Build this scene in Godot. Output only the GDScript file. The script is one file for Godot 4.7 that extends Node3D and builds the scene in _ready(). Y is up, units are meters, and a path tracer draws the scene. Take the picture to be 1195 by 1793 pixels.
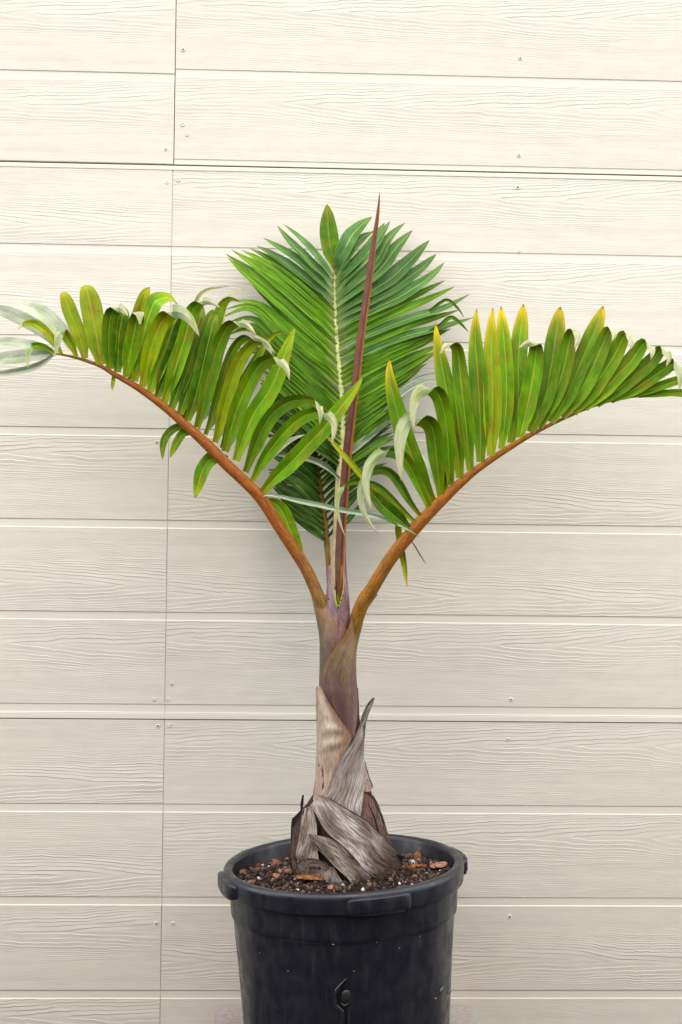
extends Node3D
# A potted bottle palm in front of a cream wall of grooved, wood-grained siding panels, under an overcast sky.
# Metres, y up; the wall's face is the plane z = 0 and the camera stands about 3 m in front of it.

const PAINT := Color(0.809, 0.787, 0.729)
const RELIEF := 0.08
const SKY := 1.6
const SUN := 0.4
const EXPOSURE := 1.33
const UNSEEN_WALL_H := 1.7  # height of the unseen wall that darkens the lower siding
const UNSEEN_WALL_Z := 3.4
const STEM_CUT := 480
const POT_AT := Vector3(0.1254, 0.2009, 0.3240)
const NAILS := [[-0.2527, 2.3103, 1], [-0.2515, 2.1419, 0], [-0.2410, 2.1190, 0], [-0.2874, 2.0858, 1], [-0.2838, 2.0116, 0], [-0.2598, 2.0172, 0], [-0.2977, 1.4315, 1], [-0.2612, 1.4359, 0], [-0.2569, 0.8969, 1], [-0.2953, 0.8627, 0], [-0.2640, 0.8629, 0], [-0.2857, 0.8050, 1], [-0.2606, 0.8065, 0], [-0.2828, 0.3728, 1], [-0.2466, 0.3729, 0], [0.5043, 2.3101, 1], [0.5036, 2.0895, 1], [0.5016, 2.0170, 1], [0.4958, 0.8687, 1], [0.4902, 0.7800, 1], [0.4973, 0.3892, 1], [0.5067, 1.8725, 0], [0.5036, 1.4612, 0]]
var SCAR_PTS_A := [[-0.0131, 0.2192], [-0.0202, 0.2107], [-0.0303, 0.1976], [-0.0322, 0.1827], [-0.0309, 0.1700], [-0.0215, 0.1608], [-0.0182, 0.1491], [-0.0199, 0.1257]]
var SCAR_PTS_B := [[-0.0051, 0.1737], [-0.0070, 0.1663], [-0.0089, 0.1535], [-0.0077, 0.1408], [-0.0075, 0.1259]]
var SLIT_A := [[-0.0151, 0.2171], [-0.0232, 0.2032], [-0.0261, 0.1893], [-0.0237, 0.1734], [-0.0154, 0.1683], [-0.0051, 0.1758]]
var SLIT_B := [[-0.0123, 0.1705], [-0.0121, 0.1578], [-0.0129, 0.1439], [-0.0116, 0.1259]]
var BLISTER := [-0.0136, 0.1885]
var DENTS := [[[0.1781, 0.1719], [0.1715, 0.1667], [0.1677, 0.1598]], [[0.1941, 0.1542], [0.1925, 0.1490], [0.1910, 0.1436]]]
var SPECKS := [[-0.1487, 0.3397, 1.3], [-0.1058, 0.3511, 1.5], [-0.0378, 0.2831, 2.2], [0.0332, 0.3404, 1.4], [0.0650, 0.3391, 1.4], [-0.1567, 0.3018, 0.7], [-0.0833, 0.2934, 0.8], [0.0843, 0.2702, 0.8], [0.1589, 0.1562, 1.3], [0.1229, 0.2847, 0.8], [0.0002, 0.2340, 0.7], [-0.1188, 0.2240, 0.8], [-0.1723, 0.2445, 0.7], [0.0412, 0.2852, 0.7]]
var SCRATCHES := [[[0.1573, 0.2753], [0.1295, 0.2401], [0.0945, 0.1907]], [[0.1478, 0.2675], [0.1206, 0.2315], [0.0859, 0.1826]], [[0.1055, 0.3298], [0.1013, 0.3044], [0.0972, 0.2810]], [[-0.0619, 0.2424], [-0.0535, 0.2303], [-0.0471, 0.2159]]]

var rng := RandomNumberGenerator.new()
var noise := FastNoiseLite.new()
var M := {}
var palm: Node3D

#---------------------------------------------------------------- naming
func numbered(called: String, parent: Node) -> String:
	if not parent.has_node(NodePath(called)):
		return called
	var k := 1
	while parent.has_node(NodePath("%s_%03d" % [called, k])):
		k += 1
	return "%s_%03d" % [called, k]

func put(o: Node3D, called: String, parent: Node) -> Node3D:
	o.name = numbered(called, parent)
	parent.add_child(o, true)
	return o

func tag(o: Node, label: String, category: String, group := "", kind := "") -> Node:
	if label: o.set_meta("label", label)
	if category: o.set_meta("category", category)
	if group: o.set_meta("group", group)
	if kind: o.set_meta("kind", kind)
	return o

func thing(called: String, at: Vector3, label: String, category: String, group := "") -> Node3D:
	var o := Node3D.new()
	o.position = at
	put(o, called, self)
	tag(o, label, category, group)
	return o

func part(mesh: Mesh, called: String, parent: Node, material: Material = null) -> MeshInstance3D:
	var o := MeshInstance3D.new()
	o.mesh = mesh
	if material: o.material_override = material
	put(o, called, parent)
	return o

#---------------------------------------------------------------- geometry
# a surface through a grid of points; normals point along (step between columns) x (step between rows)
func grid(mesh: ArrayMesh, p: PackedVector3Array, rows: int, cols: int, uv: PackedVector2Array, col: PackedColorArray, m: Material, flip := false, round_cols := false) -> void:
	var n := PackedVector3Array()
	n.resize(p.size())
	for i in rows:
		for j in cols:
			var j0: int = j - 1 if j > 0 else (cols - 2 if round_cols else 0)
			var j1: int = j + 1 if j < cols - 1 else (1 if round_cols else cols - 1)
			var du: Vector3 = p[i * cols + j1] - p[i * cols + j0]
			var dv: Vector3 = p[mini(i + 1, rows - 1) * cols + j] - p[maxi(i - 1, 0) * cols + j]
			var c := du.cross(dv)
			if c.length_squared() < 1e-18:
				var ii := clampi(i, 1, rows - 2)
				c = (p[ii * cols + j1] - p[ii * cols + j0]).cross(p[(ii + 1) * cols + j] - p[(ii - 1) * cols + j])
			c = c.normalized()
			n[i * cols + j] = -c if flip else c
	var idx := PackedInt32Array()
	for i in rows - 1:
		for j in cols - 1:
			var a := i * cols + j
			if flip:
				idx.append_array([a, a + 1, a + cols, a + 1, a + cols + 1, a + cols])
			else:
				idx.append_array([a, a + cols, a + 1, a + 1, a + cols, a + cols + 1])
	var arr := []
	arr.resize(Mesh.ARRAY_MAX)
	arr[Mesh.ARRAY_VERTEX] = p
	arr[Mesh.ARRAY_NORMAL] = n
	arr[Mesh.ARRAY_TEX_UV] = uv
	if col.size(): arr[Mesh.ARRAY_COLOR] = col
	arr[Mesh.ARRAY_INDEX] = idx
	mesh.add_surface_from_arrays(Mesh.PRIMITIVE_TRIANGLES, arr)
	mesh.surface_set_material(mesh.get_surface_count() - 1, m)

func catmull(a: Vector3, b: Vector3, c: Vector3, d: Vector3, t: float) -> Vector3:
	return 0.5 * ((2.0 * b) + (c - a) * t + (2.0 * a - 5.0 * b + 4.0 * c - d) * t * t + (3.0 * b - a - 3.0 * c + d) * t * t * t)

# a smooth line through points, in n stations equally far apart; extra = a number carried with each point
func smooth_line(pts: PackedVector3Array, extra: PackedFloat32Array, n: int) -> Array:
	var dense := PackedVector3Array()
	var de := PackedFloat32Array()
	var last := pts.size() - 1
	for i in last:
		for k in 12:
			var t := k / 12.0
			dense.append(catmull(pts[maxi(i - 1, 0)], pts[i], pts[i + 1], pts[mini(i + 2, last)], t))
			de.append(lerpf(extra[i], extra[i + 1], t))
	dense.append(pts[last])
	de.append(extra[last])
	var cum := PackedFloat32Array([0.0])
	for i in dense.size() - 1:
		cum.append(cum[i] + dense[i].distance_to(dense[i + 1]))
	var out := PackedVector3Array()
	var oe := PackedFloat32Array()
	var at := 0
	for i in n:
		var s := cum[cum.size() - 1] * i / (n - 1.0)
		while at < dense.size() - 2 and cum[at + 1] < s:
			at += 1
		var t := clampf((s - cum[at]) / maxf(cum[at + 1] - cum[at], 1e-9), 0.0, 1.0)
		out.append(dense[at].lerp(dense[at + 1], t))
		oe.append(lerpf(de[at], de[at + 1], t))
	return [out, oe, cum[cum.size() - 1]]

func frames(line: PackedVector3Array, face: Vector3) -> Array:
	var tans := PackedVector3Array()
	var nors := PackedVector3Array()
	var n := line.size()
	for i in n:
		tans.append((line[mini(i + 1, n - 1)] - line[maxi(i - 1, 0)]).normalized())
	var f := (face - tans[0] * face.dot(tans[0])).normalized()
	nors.append(f)
	for i in range(1, n):
		var q := Quaternion(tans[i - 1], tans[i])
		f = q * f
		f = (f - tans[i] * f.dot(tans[i])).normalized()
		nors.append(f)
	return [tans, nors]

func mm(a: Array) -> PackedVector3Array:
	var out := PackedVector3Array()
	for i in range(0, a.size(), 3):
		out.append(Vector3(a[i], a[i + 1], a[i + 2]) * 0.001)
	return out

# a tapering limb; section = (width, depth) factors; tint(t, angle) gives its colour
func limb(pts: PackedVector3Array, width: PackedFloat32Array, depth: float, tint: Callable, m: Material, stations := 40, sides := 16, face := Vector3(0, 0, 1), ridge := 0.0) -> ArrayMesh:
	var sl := smooth_line(pts, width, stations)
	var fr := frames(sl[0], face)
	var p := PackedVector3Array()
	var uv := PackedVector2Array()
	var col := PackedColorArray()
	for i in stations:
		var t: Vector3 = fr[0][i]
		var nn: Vector3 = fr[1][i]
		var s := t.cross(nn)
		for j in sides + 1:
			var a := TAU * j / sides
			var w: float = sl[1][i] * 0.5
			var k := 1.0 + ridge * maxf(0.0, cos(a * 3.0)) 
			p.append(sl[0][i] + s * (-cos(a) * w * k) + nn * (sin(a) * w * depth * k))
			uv.append(Vector2(j / float(sides), sl[2] * i / stations * 4.0))
			col.append(tint.call(i / (stations - 1.0), a))
	var mesh := ArrayMesh.new()
	grid(mesh, p, stations, sides + 1, uv, col, m, false, true)
	return mesh

func tone(a: Color, b: Color, t: float) -> Color:
	return a.lerp(b, clampf(t, 0.0, 1.0))

#---------------------------------------------------------------- the palm's leaflets
# kind: body colour, second colour, colour at the base, colour at the tip, how much mottling
var KIND := {
	"g": [Color(0.46, 0.65, 0.02), Color(0.28, 0.48, 0.02), Color(0.56, 0.62, 0.12), Color(0.70, 0.68, 0.10), 0.6],
	"y": [Color(0.63, 0.70, 0.02), Color(0.46, 0.61, 0.02), Color(0.64, 0.64, 0.10), Color(0.76, 0.68, 0.08), 0.9],
	"d": [Color(0.30, 0.49, 0.03), Color(0.19, 0.36, 0.03), Color(0.50, 0.58, 0.14), Color(0.48, 0.52, 0.12), 0.5],
	"p": [Color(0.82, 0.83, 0.73), Color(0.66, 0.72, 0.60), Color(0.72, 0.78, 0.66), Color(0.82, 0.82, 0.70), 0.1],
	"c": [Color(0.55, 0.60, 0.30), Color(0.70, 0.68, 0.48), Color(0.45, 0.55, 0.2), Color(0.86, 0.80, 0.62), 0.1],
	"w": [Color(0.72, 0.78, 0.66), Color(0.56, 0.67, 0.52), Color(0.78, 0.82, 0.72), Color(0.42, 0.55, 0.30), 0.05],
	"b": [Color(0.37, 0.53, 0.28), Color(0.25, 0.42, 0.20), Color(0.62, 0.70, 0.42), Color(0.48, 0.56, 0.28), 0.05],
	"r": [Color(0.39, 0.59, 0.06), Color(0.24, 0.43, 0.04), Color(0.60, 0.72, 0.34), Color(0.54, 0.62, 0.12), 0.12],
	"k": [Color(0.26, 0.42, 0.12), Color(0.17, 0.31, 0.09), Color(0.45, 0.46, 0.18), Color(0.30, 0.40, 0.15), 0.1],  # darker green for leaflets in shade: the shade is in the colour
	"n": [Color(0.52, 0.34, 0.18), Color(0.45, 0.30, 0.16), Color(0.5, 0.4, 0.2), Color(0.55, 0.40, 0.25), 0.0],
}
const PALE := Color(0.70, 0.75, 0.60)
const CREAM := Color(0.80, 0.77, 0.63)
var leaf_number := 0

func leaf(frond: Node, kind: String, width: float, fold: float, tip: String, a: Array, face := Vector3(0.12, 0.1, 1), yellow := 0.3, called := "leaflet") -> void:
	leaf_number += 1
	var k: Array = KIND[kind]
	var pts := mm(a)
	var extra := PackedFloat32Array()
	extra.resize(pts.size())
	var rows := 30
	var sl := smooth_line(pts, extra, rows)
	var fr := frames(sl[0], face)
	if tip == "c":
		# past the bend the blade hangs with its pale underside out
		var bend := 0
		for i in range(int(rows * 0.35), rows - 2):
			if bend == 0 or fr[0][i].z > fr[0][bend].z: bend = i
		for i in range(bend, rows):
			var t: Vector3 = fr[0][i]
			var want := (Vector3(0, 0.25, -1) - t * t.dot(Vector3(0, 0.25, -1)))
			if want.length() > 0.05:
				var k2 := smoothstep(0.0, 3.0, float(i - bend))
				var m: Vector3 = fr[1][i].lerp(want.normalized(), k2)
				if m.length() > 0.05: fr[1][i] = (m - t * t.dot(m)).normalized()
	var us := [-1.0, -0.86, -0.5, -0.1, 0.0, 0.1, 0.5, 0.86, 1.0]
	var cols := us.size()
	var w := width * 0.001
	var top := PackedVector3Array()
	var low := PackedVector3Array()
	var uv := PackedVector2Array()
	var ct := PackedColorArray()
	var cl := PackedColorArray()
	var lone := float(leaf_number) * 7.31
	var bright := rng.randf_range(0.86, 1.12)
	var fold_shade := rng.randf_range(0.0, 0.22)
	var spot_v := rng.randf_range(0.25, 0.9)
	var wave := rng.randf_range(0.0006, 0.0018)
	for i in rows:
		var v := i / (rows - 1.0)
		var prof: float = lerpf(0.45, 1.0, smoothstep(0.0, 0.28, v))
		if tip == "r":
			if v > 0.68: prof *= pow(maxf(0.0, 1.0 - pow((v - 0.68) / 0.32, 2.0)), 0.72)
		elif tip == "c":
			if v > 0.5: prof *= pow(maxf(0.0, 1.0 - pow((v - 0.5) / 0.5, 1.7)), 0.9)
		else:
			if v > 0.5: prof *= pow(maxf(0.0, 1.0 - pow((v - 0.5) / 0.5, 1.9)), 0.85)
		var t: Vector3 = fr[0][i]
		var n: Vector3 = fr[1][i]
		var s := t.cross(n)
		var f := fold * (1.0 + 1.3 * pow(1.0 - v, 3.0))
		var wob := noise.get_noise_2d(lone, v * 60.0) * wave
		for j in cols:
			var u: float = us[j]
			var au := absf(u)
			var edge := noise.get_noise_2d(lone * 3.0 + u * 40.0, v * 160.0) * 0.0007 * au
			var q: Vector3 = sl[0][i] + s * (u * w * 0.5 * prof) + n * (f * w * prof * (au - 0.45 + 0.12 * au * (1.0 - au)) + wob + edge)
			var th := 0.00035 * (1.0 - au) + 0.00003
			top.append(q + n * th)
			low.append(q - n * th)
			uv.append(Vector2(0.5 + u * 0.5 * prof, v * sl[2] * 3.0 + lone))
			var patch := noise.get_noise_2d(lone * 5.0 + u * 9.0, v * 55.0)
			var fine := noise.get_noise_2d(lone * 2.0 + u * 60.0, v * 300.0)
			var c := tone(k[0], k[1], 0.5 + patch * 1.1 + fine * 0.4)
			if u < 0.0: c = tone(c, k[1], fold_shade)  # left half darkened: shading of the fold put into the colour
			c = tone(c, k[2], 0.75 * (1.0 - smoothstep(0.0, 0.16, v)))
			var mot: float = k[4]
			c = tone(c, Color(0.66, 0.66, 0.06), mot * 0.75 * smoothstep(0.12, 0.5, patch + 0.25 * exp(-pow((v - spot_v) * 5.0, 2.0)) * (1.0 - au)))
			c = tone(c, Color(0.66, 0.40, 0.10), mot * 0.55 * smoothstep(0.32, 0.55, noise.get_noise_2d(lone * 1.7 + u * 12.0, v * 70.0 + 40.0)))
			c = tone(c, k[3], (0.35 + yellow * 0.5) * smoothstep(0.72 - 0.12 * au, 1.0, v))
			if yellow > 0.5:
				c = tone(c, Color(0.95, 0.80, 0.04), yellow * smoothstep(0.84 - 0.22 * au * au + patch * 0.1, 1.0, v))
			if kind != "p" and kind != "w" and kind != "c":
				c = tone(c, Color(0.62, 0.62, 0.16), 0.45 * smoothstep(0.84, 1.0, au))
				if au < 0.05: c = tone(c, Color(0.74, 0.78, 0.38), 0.8)
				if au > 0.08 and au < 0.7 and fine > 0.42: c = tone(c, Color(0.72, 0.70, 0.12), 0.5 * mot)
			c = tone(c, Color(0.50, 0.33, 0.16), 0.75 * smoothstep(0.965, 1.0, v + patch * 0.02))
			ct.append(Color(c.r * bright, c.g * bright, c.b * bright))
			var d := PALE if kind != "p" and kind != "w" else Color(0.40, 0.52, 0.16)
			d = tone(d, CREAM, smoothstep(0.55, 0.95, v + patch * 0.15))
			d = tone(d, Color(0.46, 0.56, 0.22), 0.45 * (1.0 - v) + 0.35 * absf(fine) + 0.4 * smoothstep(0.0, 0.4, patch))
			d = tone(d, Color(0.60, 0.42, 0.22), 0.7 * smoothstep(0.95, 1.0, v))
			cl.append(d)
	var mesh := ArrayMesh.new()
	grid(mesh, top, rows, cols, uv, ct, M.leaf, false)
	grid(mesh, low, rows, cols, uv, cl, M.leaf_under, true)
	part(mesh, called, frond)

#---------------------------------------------------------------- the wrapped stem
# the stem's outline, from the soil up: height, middle, radius (mm)
var STEM := [
	[-22, 10, 90.5],
	[-6, 11, 97.3],
	[22, 6, 107.5],
	[56, -3, 101.8],
	[101, -12, 90.5],
	[134, -8, 74.7],
	[168, -5, 61.1],
	[213, -9, 50.9],
	[269, -10, 46.4],
	[325, -14, 41.9],
	[381, -17, 39.0],
	[422, -17, 37.3],
	[475, -18, 35.1],
	[516, -18, 30.5],
	[561, -20, 22.6],
	[607, -21, 15.8],
]

func stem_at(y: float) -> Vector2:
	var n := STEM.size()
	for i in n - 1:
		if y <= STEM[i + 1][0]:
			var t := clampf((y - STEM[i][0]) / (STEM[i + 1][0] - STEM[i][0]), 0.0, 1.0)
			return Vector2(lerpf(STEM[i][1], STEM[i + 1][1], t), lerpf(STEM[i][2], STEM[i + 1][2], t))
	return Vector2(STEM[n - 1][1], STEM[n - 1][2])

func on_stem(x: float, y: float, off: float, least := 0.0) -> Vector3:
	var s := stem_at(y)
	var d := absf(x - s.x)
	var z := sqrt(maxf(s.y * s.y - d * d, 0.0))
	if d > s.y: z -= (d - s.y) * 0.4
	return Vector3(x, y, maxf(z, least) + off) * 0.001

# a sheath that lies on the stem: rows of left, middle and right point, and how far it stands off (all mm)
func sheath(parent: Node, called: String, rows: Array, tint: Callable, m: Material, curl := 2.0, rough := 1.2, thick := 2.0, label := "", ripple := 0.0) -> MeshInstance3D:
	var nr := (rows.size() - 1) * 6 + 1
	var nc := 17
	var front := PackedVector3Array()
	var back := PackedVector3Array()
	var uv := PackedVector2Array()
	var col := PackedColorArray()
	var seed_at := rng.randf() * 500.0
	var last := rows.size() - 1
	for i in nr:
		var a := mini(i / 6, last - 1)
		var t := (i - a * 6) / 6.0
		var r := []
		for k in 3:
			var c := []
			for b in [maxi(a - 1, 0), a, a + 1, mini(a + 2, last)]:
				c.append(Vector3(rows[b][k * 2], rows[b][k * 2 + 1], rows[b][6]))
			r.append(catmull(c[0], c[1], c[2], c[3], t))
		var least: float = 0.0
		for j in nc:
			var u := j / (nc - 1.0)
			var l: Vector3 = r[0]
			var mid: Vector3 = r[1]
			var rr: Vector3 = r[2]
			var ctrl := 2.0 * mid - 0.5 * (l + rr)
			var q := l.lerp(ctrl, u).lerp(ctrl.lerp(rr, u), u)
			var bump := noise.get_noise_2d(seed_at + u * 30.0, i * 3.0) * rough + noise.get_noise_2d(seed_at + u * 130.0, i * 1.2) * rough * 0.6
			if ripple > 0.0:
				var tt := i / (nr - 1.0)
				bump += ripple * sin(tt * 46.0 + u * 4.0 + 1.5 * sin(u * 5.0)) * exp(-pow((tt - 0.42) / 0.16, 2.0)) * smoothstep(0.05, 0.3, u) * smoothstep(0.95, 0.6, u)
			bump += 0.35 * rough * sin(u * 34.0 + 5.0 * noise.get_noise_2d(seed_at + u * 20.0, i * 1.5))
			var e := absf(u - 0.5) * 2.0
			var lift := curl * pow(e, 4.0)
			least = (r[2] - r[0]).length() * 0.42 * sqrt(maxf(0.0, 1.0 - e * e))
			var w := on_stem(q.x, q.y, q.z + bump + lift, 0.0)
			if rows[0].size() > 7:
				w.z = maxf(w.z, (least + q.z) * 0.001)
			front.append(w)
			back.append(w - Vector3(0, 0, thick * 0.001 * (1.0 - 0.7 * e)))
			uv.append(Vector2(u * (r[2] - r[0]).length() * 0.016 + seed_at, i / float(nr) * 1.5))
			col.append(tint.call(i / (nr - 1.0), u))
	var mesh := ArrayMesh.new()
	grid(mesh, front, nr, nc, uv, col, m, true)
	grid(mesh, back, nr, nc, uv, col, m, false)
	var o := part(mesh, called, parent)
	if label: o.set_meta("label", label)
	return o

#---------------------------------------------------------------- surfaces
func plain(c: Color, rough: float, spec := 0.5) -> StandardMaterial3D:
	var m := StandardMaterial3D.new()
	m.albedo_color = c
	m.roughness = rough
	m.metallic_specular = spec
	return m

func grey_image(w: int, h: int, f: Callable, format := Image.FORMAT_L8) -> ImageTexture:
	var im: Image
	if format == Image.FORMAT_RF:
		var d := PackedFloat32Array()
		d.resize(w * h)
		for y in h:
			for x in w:
				d[y * w + x] = f.call(x, y)
		im = Image.create_from_data(w, h, false, format, d.to_byte_array())
	else:
		var b := PackedByteArray()
		b.resize(w * h)
		for y in h:
			for x in w:
				b[y * w + x] = int(clampf(f.call(x, y), 0.0, 1.0) * 255.0)
		im = Image.create_from_data(w, h, false, format, b)
	return ImageTexture.create_from_image(im)

# relief of embossed cedar grain: growth rings cut almost along their length, so that they close in long pointed arches
func grain_relief(number: int) -> ImageTexture:
	var w := 2048
	var h := 352
	var d := PackedFloat32Array()
	d.resize(w * h)
	var g := FastNoiseLite.new()
	g.seed = 40 + number
	g.frequency = 1.0
	g.fractal_octaves = 2
	var r := RandomNumberGenerator.new()
	r.seed = 900 + number
	# the heart of the board, and how fast the rings run out along it
	var at: float = [0.150, 0.060, 0.125, 0.045][number]
	var way: float = [1.0, -1.0, 1.0, -1.0][number]
	var offset := r.randf() * 10.0
	for x in w:
		var xm := x / float(w) * 2.0
		var yc: float = at + g.get_noise_2d(xm * 1.3, 3.7 + offset) * 0.014
		var run: float = way * 0.045 * xm + 0.007 * g.get_noise_2d(xm * 2.6, 9.1 + offset)
		var thick := 0.85 + 0.55 * g.get_noise_2d(xm * 2.0, 30.0)
		for y in h:
			var ym := y / float(h) * 0.2032
			var wob := 0.0016 * g.get_noise_2d(xm * 16.0, ym * 12.0 + offset) + 0.0011 * g.get_noise_2d(xm * 48.0, ym * 26.0)
			var dy := ym - yc + wob
			var near := absf(dy)
			var away := clampf((near - 0.018) * 16.0, 0.0, 1.0)
			var ring := (sqrt(near * near + 0.000004) * 0.72 + run) * 145.0 + away * (near - 0.018) * 110.0
			ring += 0.35 * g.get_noise_2d(xm * 5.0, ym * 20.0 + 50.0)
			var fr := ring - floorf(ring)
			var step := fr
			if fr < 0.16: step = 1.0 - (fr / 0.16)
			else: step = (fr - 0.16) / 0.84
			var some := clampf(0.75 + 0.9 * g.get_noise_2d(xm * 7.0, floorf(ring) * 3.7 + offset), 0.25, 1.25)
			var lift := (1.0 - step) * (1.0 - 0.72 * away) * thick * some
			d[y * w + x] = lift + 0.07 * g.get_noise_2d(xm * 25.0, ym * 700.0) + 0.04 * g.get_noise_2d(xm * 300.0, ym * 900.0)
	return ImageTexture.create_from_image(Image.create_from_data(w, h, false, Image.FORMAT_RF, d.to_byte_array()))

func make_materials() -> void:
	var n := FastNoiseLite.new()
	n.seed = 5
	n.frequency = 1.0
	n.fractal_octaves = 3
	# painted siding
	for k in 4:
		var m := plain(PAINT, 0.62, 0.4)
		m.heightmap_enabled = true
		m.heightmap_texture = grain_relief(k)
		m.heightmap_scale = RELIEF
		M["siding%d" % k] = m
	var wear := grey_image(512, 512, func(x, y): return 0.975 + 0.025 * n.get_noise_2d(x * 0.006, y * 0.02) + 0.02 * n.get_noise_2d(x * 0.05, y * 0.012 + 9.0))
	for k in 4:
		M["siding%d" % k].albedo_texture = wear
	M.paint = plain(PAINT, 0.6, 0.4)
	M.strip = plain(PAINT, 0.6, 0.4)
	M.caulk = plain(PAINT.darkened(0.12), 0.7, 0.3)
	M.gap = plain(Color(0.16, 0.15, 0.13), 0.9)
	# leaf blades: fine veins along the blade
	var veins := grey_image(256, 512, func(x, y): return 0.90 + 0.30 * n.get_noise_2d(x * 0.55, y * 0.008) + 0.07 * n.get_noise_2d(x * 0.1, y * 0.12 + 90.0))
	var vein_relief := grey_image(256, 256, func(x, y): return 0.5 + 0.6 * n.get_noise_2d(x * 0.22, y * 0.006), Image.FORMAT_RF)
	for k in ["leaf", "leaf_under"]:
		var m := plain(Color.WHITE, 0.46 if k == "leaf" else 0.55, 0.3)
		m.vertex_color_use_as_albedo = true
		m.vertex_color_is_srgb = true
		m.albedo_texture = veins
		m.backlight_enabled = true
		m.backlight = Color(0.30, 0.34, 0.12)
		m.heightmap_enabled = true
		m.heightmap_texture = vein_relief
		m.heightmap_scale = 0.05
		M[k] = m
	M.stalk = plain(Color.WHITE, 0.5, 0.32)
	M.stalk.vertex_color_use_as_albedo = true
	M.stalk.vertex_color_is_srgb = true
	M.stalk.albedo_texture = grey_image(128, 256, func(x, y): return 0.9 + 0.26 * n.get_noise_2d(x * 0.35, y * 0.02 + 30.0) + 0.14 * n.get_noise_2d(x * 0.06, y * 0.03) - 0.3 * smoothstep(0.3, 0.5, n.get_noise_2d(x * 0.2 + 90.0, y * 0.1)) + 0.06 * n.get_noise_2d(x * 0.2, y * 0.2))
	# fresh and dry sheaths: fibres down the sheath
	var fibre := func(x, y): return 0.86 + 0.34 * n.get_noise_2d(x * 0.09, y * 0.004) + 0.22 * n.get_noise_2d(x * 0.03, y * 0.012 + 60.0) + 0.10 * n.get_noise_2d(x * 0.4, y * 0.05) - 0.32 * smoothstep(0.14, 0.36, n.get_noise_2d(x * 0.11 + 200.0, y * 0.0035))
	var fibres := grey_image(512, 512, fibre)
	var fibre_relief := grey_image(512, 512, func(x, y): return 0.5 + 0.6 * n.get_noise_2d(x * 0.14, y * 0.005), Image.FORMAT_RF)
	M.dry = plain(Color.WHITE, 0.75, 0.35)
	M.dry.vertex_color_use_as_albedo = true
	M.dry.vertex_color_is_srgb = true
	M.dry.albedo_texture = fibres
	M.dry.heightmap_enabled = true
	M.dry.heightmap_texture = fibre_relief
	M.dry.heightmap_scale = 0.28
	M.fresh = plain(Color.WHITE, 0.45, 0.5)
	M.fresh.vertex_color_use_as_albedo = true
	M.fresh.vertex_color_is_srgb = true
	M.fresh.albedo_texture = grey_image(256, 512, func(x, y): return 0.86 + 0.22 * n.get_noise_2d(x * 0.25, y * 0.006 + 7.0) + 0.12 * n.get_noise_2d(x * 0.03, y * 0.02))
	# pot plastic with dust and dried water runs
	M.pot = plain(Color.WHITE, 0.5, 0.5)
	var pw := 1024
	var ph := 512
	var pb := PackedByteArray()
	pb.resize(pw * ph * 3)
	for y in ph:
		for x in pw:
			var run := maxf(0.0, n.get_noise_2d(x * 0.035, y * 0.004)) * smoothstep(0.0, 0.3, n.get_noise_2d(x * 0.02 + 40.0, y * 0.012) + 0.2)
			var dust := clampf(0.35 * run + 0.10 * maxf(0.0, n.get_noise_2d(x * 0.02, y * 0.03 + 70.0)) + 0.05 * maxf(0.0, n.get_noise_2d(x * 0.4, y * 0.25)) + 0.10 * maxf(0.0, n.get_noise_2d(x * 0.25, y * 0.02 + 300.0)), 0.0, 1.0)
			var c := Color(0.072, 0.079, 0.118).lerp(Color(0.34, 0.32, 0.31), dust)
			pb[(y * pw + x) * 3] = int(c.r * 255.0)
			pb[(y * pw + x) * 3 + 1] = int(c.g * 255.0)
			pb[(y * pw + x) * 3 + 2] = int(c.b * 255.0)
	M.pot.albedo_texture = ImageTexture.create_from_image(Image.create_from_data(pw, ph, false, Image.FORMAT_RGB8, pb))
	M.pot.roughness_texture = grey_image(256, 256, func(x, y): return 0.80 + 0.5 * n.get_noise_2d(x * 0.06, y * 0.03))
	M.pot.roughness = 0.46
	M.pot_dark = plain(Color(0.05, 0.05, 0.055), 0.7)
	M.speck = plain(Color(0.66, 0.60, 0.50), 0.9, 0.2)
	M.pot_scar = plain(Color(0.13, 0.135, 0.15), 0.32, 0.6)
	var crumbs := grey_image(512, 512, func(x, y): return 0.5 + 0.5 * n.get_noise_2d(x * 0.12, y * 0.12) + 0.3 * n.get_noise_2d(x * 0.5, y * 0.5), Image.FORMAT_RF)
	M.soil = plain(Color(0.17, 0.13, 0.12), 0.95, 0.2)
	M.soil.uv1_triplanar = true
	M.soil.uv1_scale = Vector3(6, 6, 6)
	M.soil.heightmap_enabled = true
	M.soil.heightmap_texture = crumbs
	M.soil.heightmap_scale = 0.5
	M.crumb = plain(Color.WHITE, 0.9, 0.25)
	M.crumb.vertex_color_use_as_albedo = true
	M.chip = plain(Color.WHITE, 0.8, 0.3)
	M.chip.vertex_color_use_as_albedo = true
	M.chip.vertex_color_is_srgb = true
	M.chip.albedo_texture = fibres
	M.slab = plain(Color(0.66, 0.62, 0.60), 0.85, 0.3)
	M.slab.uv1_triplanar = true
	M.slab.uv1_scale = Vector3(3, 3, 3)
	M.slab.albedo_texture = grey_image(256, 256, func(x, y): return 0.93 + 0.09 * n.get_noise_2d(x * 0.08, y * 0.08) + 0.05 * n.get_noise_2d(x * 0.7, y * 0.7))
	M.ground = plain(Color(0.25, 0.235, 0.21), 0.9, 0.2)
	M.ground.uv1_triplanar = true
	M.ground.uv1_scale = Vector3(1.3, 1.3, 1.3)
	M.ground.albedo_texture = M.slab.albedo_texture
	M.unseen_wall = plain(Color(0.33, 0.29, 0.25), 0.85, 0.2)  # for the unseen wall behind the camera that cuts off low sky light
	M.nail = plain(PAINT, 0.5, 0.4)
	M.hole = plain(Color(0.06, 0.055, 0.05), 0.9, 0.2)

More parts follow.
